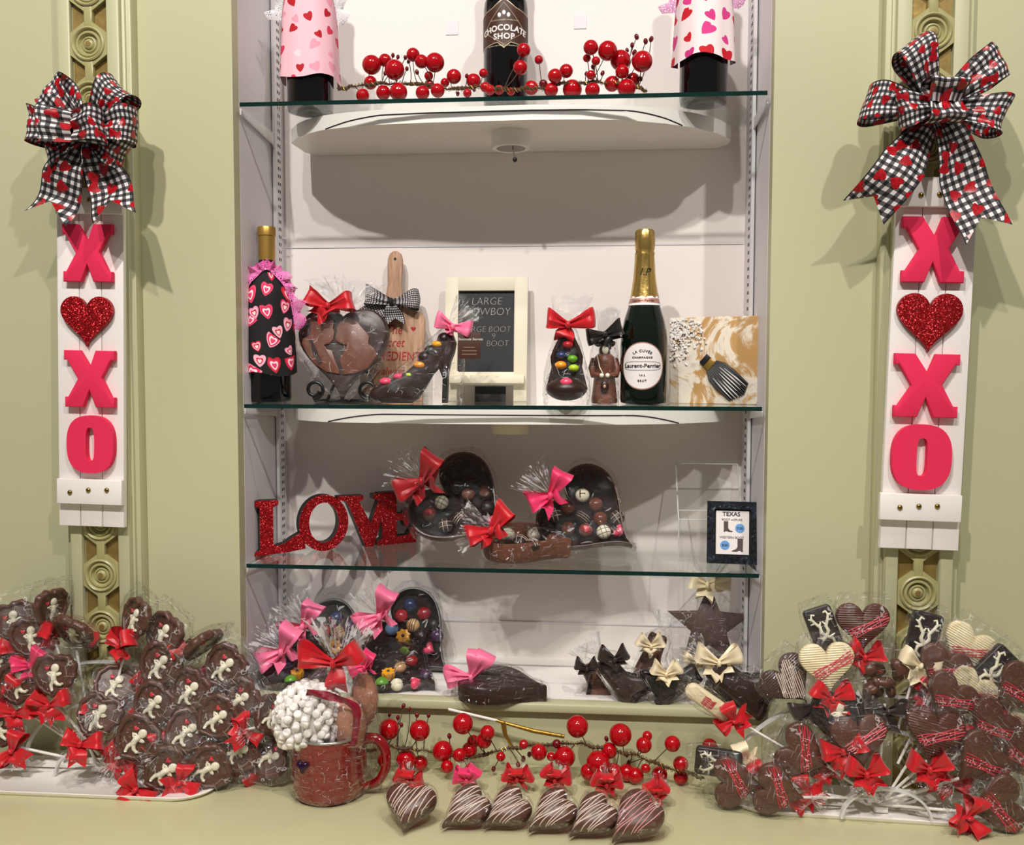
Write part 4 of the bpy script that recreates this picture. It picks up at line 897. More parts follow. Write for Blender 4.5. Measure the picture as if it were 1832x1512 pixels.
# ---------------------------------------------------------------- LOVE sign
A_, B_ = PZ(452, 995, Z3), PZ(742, 969, Z3); ln = (B_-A_).length; k = ln/940
t = thing('love_sign', 'red glitter LOVE sign with black sides on the lower glass shelf', 'sign', A_, (0, 0, math.atan2(B_.y-A_.y, B_.x-A_.x)))
LT = {'L': [(62, 0), (62, 18), (95, 32), (95, 262), (70, 272), (70, 303), (195, 300), (198, 275), (168, 262), (168, 62), (185, 48), (230, 58), (275, 88), (318, 110), (340, 60), (345, 20), (240, 8)],
      'V': [(530, 300), (678, 297), (678, 272), (655, 262), (722, 130), (770, 262), (738, 272), (738, 300), (850, 300), (850, 268), (822, 258), (738, 0), (690, 0), (590, 250), (575, 268), (530, 275)],
      'E': [(760, 0), (760, 25), (790, 38), (790, 265), (770, 290), (770, 305), (985, 305), (985, 240), (960, 225), (935, 262), (880, 265), (880, 180), (925, 175), (945, 205), (955, 205), (950, 100), (930, 100), (920, 135), (880, 140), (880, 45), (950, 48), (985, 110), (1005, 105), (1000, 0)]}
for ch in 'LOVE':
    if ch == 'O':
        oo = [(450+ x-60, 155+z) for x, z in ell(140, 158, 56)]; oi = [(450+x-60, 157+z) for x, z in ell(84, 112, 56)]
        m = MB(); m.ring([(x*k, z*k) for x, z in oo], [(x*k, z*k) for x, z in oi], -.007, .014); l = m.build('letter', M['black_paint'], t)
        m = MB(); m.ring([(x*k, z*k) for x, z in oo], [(x*k, z*k) for x, z in oi], -.0082, -.0066); m.build('glitter_face', M['red_glitter'], l)
    else:
        o = [((x-60)*k, z*k) for x, z in LT[ch]]
        dy = {'L': .0004, 'V': .0008, 'E': 0}[ch]
        l = MB().prism(o, -.007+dy, .014-dy).build('letter', M['black_paint'], t); MB().prism(o, -.0082-dy, -.0066).build('glitter_face', M['red_glitter'], l)
# ---------------------------------------------------------------- truffles and chocolate heart boxes
TK = {'milk': ('milkt', None), 'dark': ('darkest', None), 'white_grid': ('ivory', 'ink_black'), 'dark_grid': ('dark', 'drizzle_white'), 'dark_lines': ('dark', 'drizzle_white'), 'milk_red': ('milkt', 'drizzle_red'), 'cream': ('ivory', 'twig'),
      'pinkheart': ('pinkc', None), 'red': ('red', None), 'blue': ('blue', None), 'yellow': ('yellow', 'darkest'), 'tan': ('tan', 'twig'), 'purple': ('purple_c', None), 'green': ('green_c', None), 'pink': ('pinkc', None), 'bluelight': ('bluelight', None), 'ivory': ('ivory', None), 'cherry': ('cherry', None)}
TMESH = {}
def truffle_proto(kind):
    if kind in TMESH: return TMESH[kind]
    a, b = TK[kind]; m = MB()
    if kind == 'pinkheart': m.puff(heart(28, 1.9), [(.7, -.6), (1, -.2), (1, .2), (.8, .55), (.4, .72)], 'xy')
    elif kind == 'yellow': m.puff([(cos(q)*(1+.12*cos(8*q)), sin(q)*(1+.12*cos(8*q))) for q in [2*pi*i/48 for i in range(48)]], [(.8, -.7), (1, .2), (.95, .5), (.5, .62), (.3, .55)], 'xy')
    else: m.blob((0, 0, 0), (1, 1, .88), 20, 14)
    body = m.mesh('truffle', M[a]); dr = None
    if b:
        m = MB()
        def arc(off, ax):
            pts = []
            for q in range(13):
                an = -1.35+2.7*q/12; r = sqrt(max(.02, 1-off*off)); x, z = r*sin(an), r*cos(an)
                p = Vector((x, off, z*.88)) if ax == 0 else Vector((off, x, z*.88)); pts.append(p*1.012)
            m.tube(pts, .035 if kind != 'tan' else .05, 5)
        if kind == 'yellow': m.blob((0, 0, .58), (.25, .25, .14), 10, 6)
        elif kind in ('dark_lines', 'tan', 'milk_red'):
            for of in (-.35, 0, .3): arc(of, 0)
            if kind == 'milk_red': m.blob((0, 0, .82), (.5, .45, .12), 10, 6, None, .3, random.Random(2))
        elif kind == 'cream': m.tube([(-.5, .3, .72), (0, .35, .84), (.45, .3, .74)], .09, 6); m.tube([(0, .35, .84), (0, -.4, .8)], .09, 6)
        else:
            for of in (-.3, .3): arc(of, 0); arc(of, 1)
        dr = m.mesh('drizzle', M[b])
    TMESH[kind] = (body, dr); return TMESH[kind]
def truffle(kind, pos, r, rot, label, group):
    b, d = truffle_proto(kind); o = ob('truffle', b, None, pos); o.scale = (r, r, r); o.rotation_euler = rot.to_euler()
    tag(o, label, 'truffle', group)
    if d: ob('drizzle', d, o)
    return o
def heart_box(label, cen, W, asp, rot, mshell, h, trf, group, bowm, bowpos, fandir, where, seed, bowL=.042, bowrot=(0, 0, 0), facing=True, r=.0135, fanL=.06):
    """chocolate heart dish: local opening +Z; rot is its 3x3 orientation, cen its base centre"""
    t = thing('heart_box', label, 'chocolate box', cen, rot)
    o = heart(64, W, asp); m = MB()
    m.puff(o, [(0.02, .003), (.90, 0), (.965, .004), (1, h*.4), (1, h-.003), (.985, h), (.955, h), (.94, h-.004), (.93, .006), (.02, .006)], 'xy', False, False); m.build('chocolate_shell', M[mshell], t)
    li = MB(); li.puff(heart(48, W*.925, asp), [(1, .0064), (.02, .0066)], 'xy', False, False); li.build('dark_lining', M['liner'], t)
    X = rot.to_3x3() if hasattr(rot, 'to_3x3') else rot
    rg = random.Random(seed)
    for kind, u, v, sp, dz in trf:
        nz = X @ Vector((0, 0, 1)); d_ = ray(u, v); o_ = Vector((CX, CY, 0)); p = o_+d_*((Vector(cen)+nz*(.006+r*.85+dz)-o_).dot(nz)/d_.dot(nz))
        ro = X @ Matrix.Rotation(rg.uniform(0, 6), 3, 'Z') if kind not in ('pinkheart',) else X @ Matrix.Rotation(rg.uniform(-.5, 1), 3, 'Z')
        truffle(kind, p, r, ro, sp+' '+where, group)
    m = MB(); n = 40; rows = []; ph = rg.uniform(0, 6)
    big = heart(n, W*1.05, asp, .7)
    for sc, hz in ((.3, -.002), (.98, -.003), (1.05, h*.3), (1.06, h*.9), (.99, h+.006), (.6, h+.012), (.25, h+.014), (.03, h+.014)):
        rows.append([(p[0]*sc*(1+.03*sin(i*1.9+ph)+.02*rg.uniform(-1, 1)), p[1]*sc*(1+.03*sin(i*1.3+ph)), hz+rg.uniform(-.002, .003)) for i, p in enumerate(big)])
    m.grid(rows, None, True)
    bp = Vector(bowpos); iX = X.inverted() if True else None
    lb = iX @ (bp-Vector(cen)); fd = iX @ Vector(fandir)
    fan(m, lb+fd*.004, fd, fanL, .05, .03, 36, seed, .005)
    cello(m, t)
    bo = bow(bowL, bowL*.78, ((62, 1), (205, .9)), ((235, .7), (20, .6)), seed).build('bow', M[bowm], t)
    bo.matrix_local = Matrix.Translation(lb) @ iX.to_4x4() @ Matrix.Translation((0, -.012, 0)) @ (rot3(*bowrot)).to_4x4()
    return t
def hb_rot(tilt, phi, yaw=0): return Matrix.Rotation(R(yaw), 3, 'Z') @ Matrix.Rotation(R(tilt), 3, 'X') @ Matrix.Rotation(R(phi), 3, 'Z')
G = 'truffles in the chocolate heart boxes'
rr = hb_rot(64, 54)
heart_box('wrapped upright chocolate heart box with red bow beside the LOVE sign', P(838, 916, .175), .186, 1.12, rr, 'milk', .036,
          [('milk_red', 768, 920, 'pink topped milk truffle beside the red bow', 0), ('white_grid', 790, 899, 'white truffle with black crosshatch', 0), ('dark_grid', 797, 940, 'low dark truffle with white lines', 0), ('milk', 838, 884, 'plain milk truffle at mid height', 0), ('milk', 868, 879, 'plain milk truffle close to the outer rim', 0), ('dark', 815, 872, 'plain bitter truffle above the crosshatched one', 0), ('dark', 845, 914, 'plain bitter truffle below the milk ones', 0), ('dark_lines', 822, 928, 'dark truffle with thin white lines', 0), ('dark', 872, 908, 'plain bitter truffle by the curved edge', 0), ('pink', 884, 934, 'pink truffle near the pointed tip', 0)],
          G, 'red2_satin', P(757, 860, .10), (-.85, .1, .55), 'in the heart box beside LOVE', 11, .056)
rr = hb_rot(64, 54)
heart_box('wrapped upright chocolate heart box with pink bow propped on clear block', P(1060, 934, .160), .176, 1.12, rr, 'milk', .036,
          [('cream', 1042, 886, 'cream truffle with brown mark', 0), ('milk', 1016, 909, 'plain milk truffle under the pink bow', 0), ('milk', 1066, 903, 'plain milk truffle at the top', 0), ('dark_grid', 992, 922, 'dark crosshatched truffle nearest the bow', 0), ('dark_lines', 1042, 925, 'dark striped truffle in the middle', 0), ('milk', 1074, 928, 'plain milk truffle in the middle', 0), ('dark_grid', 1105, 926, 'dark crosshatched truffle near the outer rim', 0), ('milk', 1016, 946, 'glossy milk truffle in the bottom row', 0), ('milk_red', 1048, 949, 'red topped truffle in the bottom row', 0), ('white_grid', 1080, 952, 'white truffle with black grid', 0), ('pinkheart', 1110, 952, 'red and pink heart candy', 0)],
          G, 'hot_satin', P(985, 885, .09), (-.75, .1, .65), 'in the propped pink bow heart box', 14, .05)
rr = hb_rot(6, 74)
heart_box('low wrapped milk chocolate heart box lying flat with red bow', PZ(950, 992, Z3+.004), .155, 1.1, rr, 'milk2', .038,
          [('ivory', 908, 957, 'white truffle next to the red bow', .014), ('milk', 880, 967, 'milk truffle behind the front rim', .012), ('white_grid', 957, 956, 'white truffle with black lines', .016), ('dark_grid', 930, 970, 'dark crosshatched truffle at the front', .013), ('milk', 928, 956, 'milk truffle between the two white ones', .012), ('dark_lines', 953, 976, 'dark striped truffle', .010), ('milk', 990, 966, 'milk truffle near the tip', .010)],
          G, 'red_satin', P(880, 948, .06), (-.9, -.1, .1), 'in the flat milk heart box', 17, .05, (0, -15, 10), r=.0145)
t = thing('acrylic_block', 'clear acrylic block under the pink bow heart box', 'display stand', PZ(1092, 1000, Z3+.0005))
MB().box((0, .01, .012), (.095, .05, .023), .001).build('block', M['acrylic'], t)
# clear acrylic sign holder
a = PZ(1222, 990, Z3); t = thing('acrylic_stand', 'empty clear acrylic sign stand behind the black framed price sign', 'display stand', (a.x+.045, .15, Z3+.0005), (0, 0, 0))
def sheet(pts, wd, th, name):
    m = MB(); n = len(pts); vs = []
    for s in (-1, 1):
        for q in (0, th): vs += [(s*wd/2, y+q, z) for y, z in pts]
    fs = []
    for i in range(n-1): fs += [(i, i+1, 2*n+i+1, 2*n+i), (n+i, 3*n+i, 3*n+i+1, n+i+1), (i, n+i, n+i+1, i+1), (2*n+i, 2*n+i+1, 3*n+i+1, 3*n+i)]
    fs += [(0, 2*n, 3*n, n), (n-1, 2*n-1, 4*n-1, 3*n-1)]
    m.add(vs, fs); return m.build(name, M['acrylic'], t, sm=.3)
sheet([(-.02, 0), (-.018, .07), (.0, .084), (.055, .165)], .115, .003, 'bent_sheet')
for s in (-1, 1): MB().tube([(s*.0575, -.0185, 0), (s*.0575, -.0165, .07), (s*.0575, .002, .084), (s*.0575, .0565, .165)], .0013, 6).build('polished_edge', M['acrylic_white'], t)
MB().tube([(-.0575, -.0165, .07), (.0575, -.0165, .07)], .0011, 6).build('fold_line', M['acrylic_white'], t); MB().tube([(-.0575, .002, .084), (.0575, .002, .084)], .0011, 6).build('fold_line', M['acrylic_white'], t); MB().tube([(-.0575, .0565, .165), (.0575, .0565, .165)], .0011, 6).build('top_edge', M['acrylic_white'], t)
# price sign
kf = mpp(.09)*.985; t = thing('price_sign', 'black marbled frame with TEXAS boot price sheet', 'price sign', B(1310, 997, .085, Z3+.0005), (R(-8), 0, R(-6)))
fw_, fh_ = 90*kf, 112*kf; xi, zi = 29*kf, 39*kf; m = MB(); zc_ = 56*kf
m.ring([(x, z+zc_) for x, z in rrect(fw_, fh_, .0005, 1)], [(x, z+zc_) for x, z in rrect(2*xi+.006, 2*zi+.006, .0005, 1)], -.006, .006); m.build('frame', M['marble_black'], t)
MB().box((0, .002, zc_), (2*xi+.007, .004, 2*zi+.007)).build('mat_board', M['black_paint'], t)
pp = MB().box((0, -.001, zc_), (2*xi, .001, 2*zi)).build('price_sheet', M['label_white'], t)
text('lettering', 'TEXAS', .0105, M['ink_black'], pp, (-.002, -.0018, zc_+33*kf), off=.0002)
text('lettering', 'BOOT w/SPURS', .0052, M['ink'], pp, (-.001, -.0018, zc_+23*kf)); text('lettering', 'WESTERN BOOT', .0056, M['ink'], pp, (-.001, -.0018, zc_-9*kf))
BOOT = [(-.5, 1), (.25, 1), (.25, .35), (.5, .18), (1, .08), (1, 0), (.3, .0), (.1, .07), (-.2, .07), (-.25, 0), (-.5, 0), (-.48, .3)]
for cx_, cz_, s_, fl in ((-.010, 7, .019, 1), (.012, -34, .023, -1)):
    q = MB(); q.prism([(cx_+x*s_*.55*fl, zc_+cz_*kf-(.006 if fl > 0 else 0)+z*s_) for x, z in BOOT], -.0018, -.0014); q.build('boot_print', M['boot_print'], pp)
for cx_, cz_, s_ in ((13, 8, '7.50'), (-13, -23, '8.00')):
    q = MB(); q.M = Matrix.Translation((cx_*kf, 0, zc_+cz_*kf)); q.prism(ell(8.3*kf, 8.3*kf, 28), -.0018, -.0014); d = q.build('price_dot', M['blue_dot'], pp); text('lettering', s_, .0058, M['ink'], d, (cx_*kf, -.0024, zc_+cz_*kf))
MB().box((0, .02, .045), (.03, .003, .09)).build('easel_back', M['black_paint'], t)
# ---------------------------------------------------------------- bottom shelf
rr = hb_rot(60, 50)
heart_box('back upright dark heart box with pink bow beside the inner left wall', P(596, 1168, .19), .172, 1.1, rr, 'darkest', .03,
          [('blue', 602, 1106, 'dark blue truffle', 0), ('cherry', 580, 1130, 'cherry red truffle', 0), ('dark', 557, 1140, 'bitter truffle', 0), ('tan', 607, 1132, 'tan striped truffle', 0), ('tan', 582, 1152, 'lower tan truffle', 0), ('purple', 625, 1122, 'purple truffle', 0), ('yellow', 600, 1158, 'yellow flower truffle', 0)],
          G, 'pink_satin', P(546, 1118, .12), (-.6, .1, .8), 'in the back heart box nearest the inner wall', 21, .05)
rr = hb_rot(60, 52)
heart_box('upright dark heart box with pink bow behind the wrapped mug', P(744, 1152, .19), .178, 1.12, rr, 'darkest', .03,
          [('blue', 734, 1082, 'deep blue truffle at the top', 0), ('red', 759, 1098, 'red swirl truffle', 0), ('cherry', 718, 1102, 'cherry red truffle by the bow', 0), ('tan', 739, 1119, 'tan truffle with brown line', 0), ('bluelight', 701, 1125, 'pale blue truffle', 0), ('yellow', 722, 1139, 'yellow flower truffle', 0), ('dark', 753, 1138, 'bitter swirl truffle', 0), ('dark', 776, 1118, 'bitter truffle near the rim', 0), ('purple', 782, 1138, 'purple truffle', 0), ('pinkheart', 769, 1163, 'pink heart candy', 0), ('green', 726, 1160, 'green truffle', 0)],
          G, 'pink_satin', P(682, 1100, .11), (-.5, .1, .9), 'in the upright heart box behind the mug', 23, .052)
rr = hb_rot(16, 62)
heart_box('flat dark heart box with pink bow in front of the inner left wall', PZ(545, 1218, ZS+.003), .142, 1.08, rr, 'darkest', .03,
          [('green', 520, 1218, 'bright green truffle', .008), ('blue', 515, 1196, 'dark blue truffle', .008), ('cherry', 543, 1182, 'cherry red truffle', .008), ('tan', 563, 1189, 'tan truffle', .008), ('yellow', 532, 1205, 'yellow flower truffle', .008), ('ivory', 545, 1225, 'ivory truffle', .008), ('purple', 570, 1210, 'purple truffle', .008)],
          G, 'pink_satin', P(508, 1163, .04), (-.8, .1, .45), 'in the flat heart box nearest the inner wall', 25, .05, r=.0115)
rr = hb_rot(16, 62)
heart_box('flat dark heart box beside the wrapped red mug', PZ(720, 1220, ZS+.003), .152, 1.1, rr, 'darkest', .03,
          [('green', 683, 1222, 'bright green truffle', .008), ('yellow', 695, 1206, 'yellow flower truffle', .008), ('tan', 716, 1194, 'tan truffle with brown lines', .008), ('red', 737, 1183, 'red truffle', .008), ('ivory', 710, 1225, 'ivory truffle', .008), ('pinkheart', 744, 1222, 'pink heart candy', .008), ('purple', 762, 1208, 'purple truffle', .008)],
          G, 'hot_satin', P(655, 1190, .05), (-.8, .1, .4), 'in the flat heart box beside the mug', 27, .03, r=.012)
# closed dark heart
t = thing('closed_chocolate_heart', 'closed dark chocolate heart with pink bow on the front rail', 'chocolate heart', PZ(905, 1246, ZS+.0015), (R(1), 0, R(72)))
MB().puff(heart(64, .13, 1.3), [(.94, 0), (1, .004), (1, .029), (.97, .032), (.9, .033), (.02, .0335)], 'xy').build('heart_body', M['dark'], t)
m = MB(); rg = random.Random(4); hh_ = heart(40, .137, 1.3, .6); m.grid([[(p[0]*s*(1+.03*sin(i*1.7)), p[1]*s*(1+.03*sin(i*1.1)), z+rg.uniform(-.0015, .003)) for i, p in enumerate(hh_)] for s, z in ((.9, -.0005), (1.02, .004), (1.03, .03), (.96, .036), (.5, .037), (.03, .037))], None, True)
cello(m, t)
X = Matrix.Rotation(R(72), 3, 'Z').inverted() @ Matrix.Rotation(R(1), 3, 'X').inverted()
lb = t.rotation_euler.to_matrix().inverted() @ (P(843, 1212, .02)-t.location)
b_ = bow(.05, .034, ((50, 1), (190, .9), (75, .9)), ((215, .7),), 6).build('bow', M['pink_satin'], t); b_.matrix_local = Matrix.Translation(lb) @ t.rotation_euler.to_matrix().inverted().to_4x4()
# chocolate star
ks = mpp(.15); c0 = P(1268, 1120, .15); t = thing('chocolate_star', 'large wrapped chocolate star with cream bow at the back of the bottom shelf', 'chocolate star', B(1268, 1185, .15, ZS+.001), (R(-8), 0, R(-4)))
zc_ = c0.z-ZS; so = []
for i in range(10):
    a = pi/2+i*pi/5; r_ = (77 if i % 2 == 0 else 33)*ks; so.append((r_*cos(a), zc_-.004+r_*sin(a)))
MB().prism(so, -.009, .006, .003).build('star', M['star'], t)
m = MB(); wrapper(m, [(.001, .066, .02), (.04, .07, .022), (zc_, .074, .022), (zc_+.03, .05, .02), (zc_+.06, .022, .016), (zc_+.075, .008, .008)], 36, .03, 31, 2.6); fan(m, (0, 0, zc_+.076), (.05, 0, 1), .05, .045, .02, 30, 4); cello(m, t)
gift_bow(t, (-.004, -.02, zc_+.074), .038, .032, 'cream_satin', ((8, 1.1), (172, .9)), ((-112, .8), (10, .9)), 51)
# chocolate boots lying on the bottom shelf
BO = [(-.021, .052), (-.006, .049), (.018, .053), (.0155, .015), (.019, -.003), (.034, -.016), (.049, -.026), (.054, -.035), (.050, -.042), (.018, -.040), (.008, -.036), (-.002, -.036), (-.004, -.045), (-.022, -.045), (-.025, -.030), (-.023, -.012), (-.019, .012)]
def smooth(o, it=2):
    for _ in range(it): o = [q for i in range(len(o)) for q in ((o[i-1][0]*.25+o[i][0]*.75, o[i-1][1]*.25+o[i][1]*.75), (o[i][0]*.75+o[(i+1) % len(o)][0]*.25, o[i][1]*.75+o[(i+1) % len(o)][1]*.25))]
    return o
def boot(label, px, py, Y, roll, tilt, m, bm, bowp, seed, s=1., flip=1, yaw=0, bl=.028):
    X = Matrix.Rotation(R(yaw), 3, 'Z') @ Matrix.Rotation(R(tilt), 3, 'X') @ Matrix.Rotation(R(roll), 3, 'Y'); c = P(px, py, Y)
    t = thing('chocolate_boot', label, 'chocolate boot', c, X, 'wrapped chocolate boots'); t.scale = (s, s, s)
    o = smooth([(x*flip, z) for x, z in BO]); MB().prism(o, -.013, .013, .0075).build('boot_body', M[m], t, sm=1.5)
    MB().prism(smooth([(x*flip, z) for x, z in [(.055, -.036), (.052, -.044), (.016, -.043), (.007, -.039), (-.002, -.039), (-.004, -.047), (-.023, -.047), (-.025, -.037), (.0, -.034), (.02, -.037)]], 1), -.0145, .0145, .003).build('boot_sole', M[m], t, sm=1.5)
    q = MB(); wrapper(q, [(-.054, .030, .004, .012*flip), (-.049, .042, .016, .014*flip), (-.02, .038, .02, .010*flip), (.01, .027, .02, 0), (.045, .026, .018), (.058, .012, .012), (.063, .006, .006)], 30, .05, seed, 2.4); fan(q, (0, 0, .062), (0, 0, 1), .034, .03, .016, 26, seed); cello(q, t)
    lb = (X.inverted() @ (Vector(bowp)-c))/s
    o = bow(bl, .024, ((30, 1), (160, 1)), ((-120, .8), (-50, .7)), seed).build('bow', M[bm], t); o.matrix_local = Matrix.Translation(lb) @ X.inverted().to_4x4()
boot('milk chocolate boot with brown bow nearest the closed heart', 1066, 1226, .07, -25, -15, 'milk2', 'brown_satin', P(1050, 1196, .03), 61, .8, -1)
boot('dark chocolate boot with brown bow leaning toward the cream bows', 1112, 1219, .035, -40, -10, 'dark', 'brown_satin', P(1100, 1180, .015), 62, 1.0)
boot('milk chocolate boot with cream bow at the back below the star', 1165, 1180, .13, 20, -20, 'milk', 'cream_satin', P(1165, 1156, .09), 63, .95)
boot('dark chocolate boot with cream bow and toe pointing at the brown bows', 1206, 1226, .03, 58, -12, 'darkest', 'cream_satin', P(1192, 1206, .0), 64, .95, -1)
boot('milk chocolate boot lying flat under the long dark boot', 1302, 1246, .045, -66, -30, 'milk', 'cream_satin', P(1246, 1186, .04), 65, .85)
boot('long dark chocolate boot with cream bow beside the white finger lollipop', 1326, 1228, .012, -54, -8, 'dark', 'cream_satin', P(1286, 1186, .0), 66, 1.2, bl=.034)
# ---------------------------------------------------------------- wrapped mug
b0 = PZ(590, 1417, ZC); km = mpp(b0.y)*1.04
t = thing('enamel_mug', 'speckled red enamel mug wrapped in cellophane with red bow', 'mug', b0, (0, 0, R(-4)))
rm = 66*km; hm = .104
lathe_part('mug_body', [(0, .001), (rm*.86, 0), (rm*.95, .004), (rm*.985, .012), (rm, .03), (rm*1.01, hm-.002), (rm*.97, hm-.002), (rm*.95, .02), (0, .015)], M['red_enamel'], t, 48)
m = MB(); m.tube([(rm*1.005*cos(2*pi*k/48), rm*1.005*sin(2*pi*k/48), hm) for k in range(48)], .0022, 8, True); m.build('steel_rim', M['steel'], t)
hp_ = chaikin([(rm*.96, 0, hm-.012), (rm*1.34, 0, hm-.008), (rm*1.60, -.002, hm-.024), (rm*1.62, -.003, hm*.48), (rm*1.42, -.002, hm*.24), (rm*1.12, 0, hm*.15), (rm*.96, 0, hm*.14)], 3); MB().tube(hp_, [.009-.003*i/len(hp_) for i in range(len(hp_))], 12).build('mug_handle', M['red_enamel'], t, sm=1.5)
q = MB(); q.M = Matrix.Rotation(R(-22), 4, 'Z') @ Matrix.Translation((0, -rm*1.0, hm*.62)); q.puff([(x, z) for x, z in heart(32, .023)], [(1, 0), (1, .002), (.8, .006), (.4, .008), (.05, .0085)], 'xz'); q.build('foil_heart', M['purple'], t)
m = MB(); wrapper(m, [(.0005, rm*.9, rm*.9), (.012, rm*1.08, rm*1.06, .002), (.05, rm*1.2, rm*1.1, .008), (hm, rm*1.22, rm*1.12, .012), (hm+.05, rm*1.08, rm*1.05, .006), (hm+.085, rm*.7, rm*.7, .01), (hm+.108, .02, .02, .014), (hm+.114, .008, .008, .015)], 44, .035, 71, 2.2)
fan(m, (.015, 0, hm+.112), (.15, .12, 1), .072, .062, .035, 52, 72); cello(m, t)
gift_bow(t, (.014, -.014, hm+.114), .058, .036, 'red_satin', ((172, 1.05), (24, .85)), ((-72, .95),), 73)
d = MB(); rg = random.Random(9); c = Vector((b0.x-.030, b0.y-.012, ZC+hm+.018))
for i in range(170):
    z = 1-1.6*(i+.5)/170; a = i*2.39996+rg.uniform(-.12, .12); r_ = sqrt(max(0, 1-z*z)); p = Vector((r_*cos(a)*.054, r_*sin(a)*.045, z*.054+(.006 if z > 0 else 0)))*rg.uniform(.96, 1.0)
    rt = Matrix.Rotation(rg.uniform(0, 3), 3, 'X') @ Matrix.Rotation(rg.uniform(0, 3), 3, 'Z'); s_ = rg.uniform(.0060, .0072)
    d.puffed = 0; o = d.M; d.M = Matrix.Translation(c+p) @ rt.to_4x4(); d.puff(ell(s_, s_, 10), [(.8, -s_), (1, -s_*.8), (1, s_*.8), (.8, s_)], 'xy'); d.M = o
mg = thing('marshmallow_bag', 'clear bag of mini white marshmallows inside the red mug', 'marshmallow bag', c); d.v = [p-c for p in d.v]
tag(d.build('marshmallows', M['marsh'], mg, sm=1.2), kind='stuff'); MB().blob((0, 0, .0), (.046, .038, .046), 16, 10).build('bag_core', M['marsh'], mg)
m = MB(); m.blob((0, 0, .004), (.06, .051, .061), 20, 14, None, .04, rg); m.build('bag_film', M['cello'], mg, sm=0)
for (px, py, dx, sx, sz, lb, yy) in ((625, 1300, 0, .027, .047, 'small clear bag of brown cocoa mix beside the marshmallows in the mug', -.018), (652, 1252, 0, .022, .042, 'second bag of cocoa mix rising behind the dark red ribbon in the mug', .02)):
    p = P(px, py, b0.y+yy); cb = thing('cocoa_bag', lb, 'cocoa bag', p)
    MB().blob((0, 0, 0), (sx, .02, sz), 20, 14, None, .06, random.Random(px)).build('cocoa_mix', M['cocoa'], cb, sm=1.5)
    m = MB(); m.blob((0, 0, .001), (sx*1.1, .023, sz*1.08), 18, 12, None, .05, random.Random(py)); m.build('bag_film', M['cello'], cb, sm=0)
m = MB(); rg = random.Random(5)
pr = [P(x, y, b0.y-.048) for x, y in ((548, 1238), (575, 1243), (600, 1248), (622, 1256), (640, 1268), (638, 1300), (632, 1335))]
for _ in range(2): pr = [pr[0]]+[q_ for i in range(len(pr)-1) for q_ in (pr[i].lerp(pr[i+1], .25), pr[i].lerp(pr[i+1], .75))]+[pr[-1]]
rb = thing('dark_red_ribbon', 'dark red satin ribbon tied over the bags inside the mug', 'ribbon', pr[len(pr)//2]); o_ = pr[len(pr)//2].copy(); rows = []; uvs = []
for i, p in enumerate(pr):
    f_ = min(1, max(0, (i/len(pr)-.45)/.2)); n_ = Vector((.25, 0, 1)).lerp(Vector((1, 0, .25)), f_); rows.append([p-o_+n_.normalized()*(k-.5)*.012+Vector((0, .003*sin(i*.6+k*4), 0)) for k in (0, .33, .66, 1)])
m.grid(rows); m.build('ribbon_band', mat('dark_red_satin', (128, 10, 38), .3), rb)
# ---------------------------------------------------------------- domed drizzled hearts on the counter
DLV = [(.86, 0), (.96, .003), (1, .009), (.99, .016), (.93, .022), (.8, .0265), (.6, .029), (.3, .0302), (.03, .0305)]
def surf(out, lv, p):
    a = math.atan2(p[1], p[0]); best = 0
    for i in range(len(out)):
        x1, y1 = out[i-1]; x2, y2 = out[i]; dx, dy = cos(a), sin(a); den = dx*(y2-y1)-dy*(x2-x1)
        if abs(den) < 1e-12: continue
        tt = (x1*(y2-y1)-y1*(x2-x1))/den; uu = (x1*dy-y1*dx)/den
        if tt > 0 and -1e-6 <= uu <= 1.000001: best = max(best, tt)
    s = sqrt(p[0]**2+p[1]**2)/best if best else 2
    if s > .985: return None
    L = lv[3:]
    for (s1, h1), (s2, h2) in zip(L, L[1:]):
        if s2 <= s <= s1: return h1+(h2-h1)*(s1-s)/(s1-s2)
    return L[-1][1]
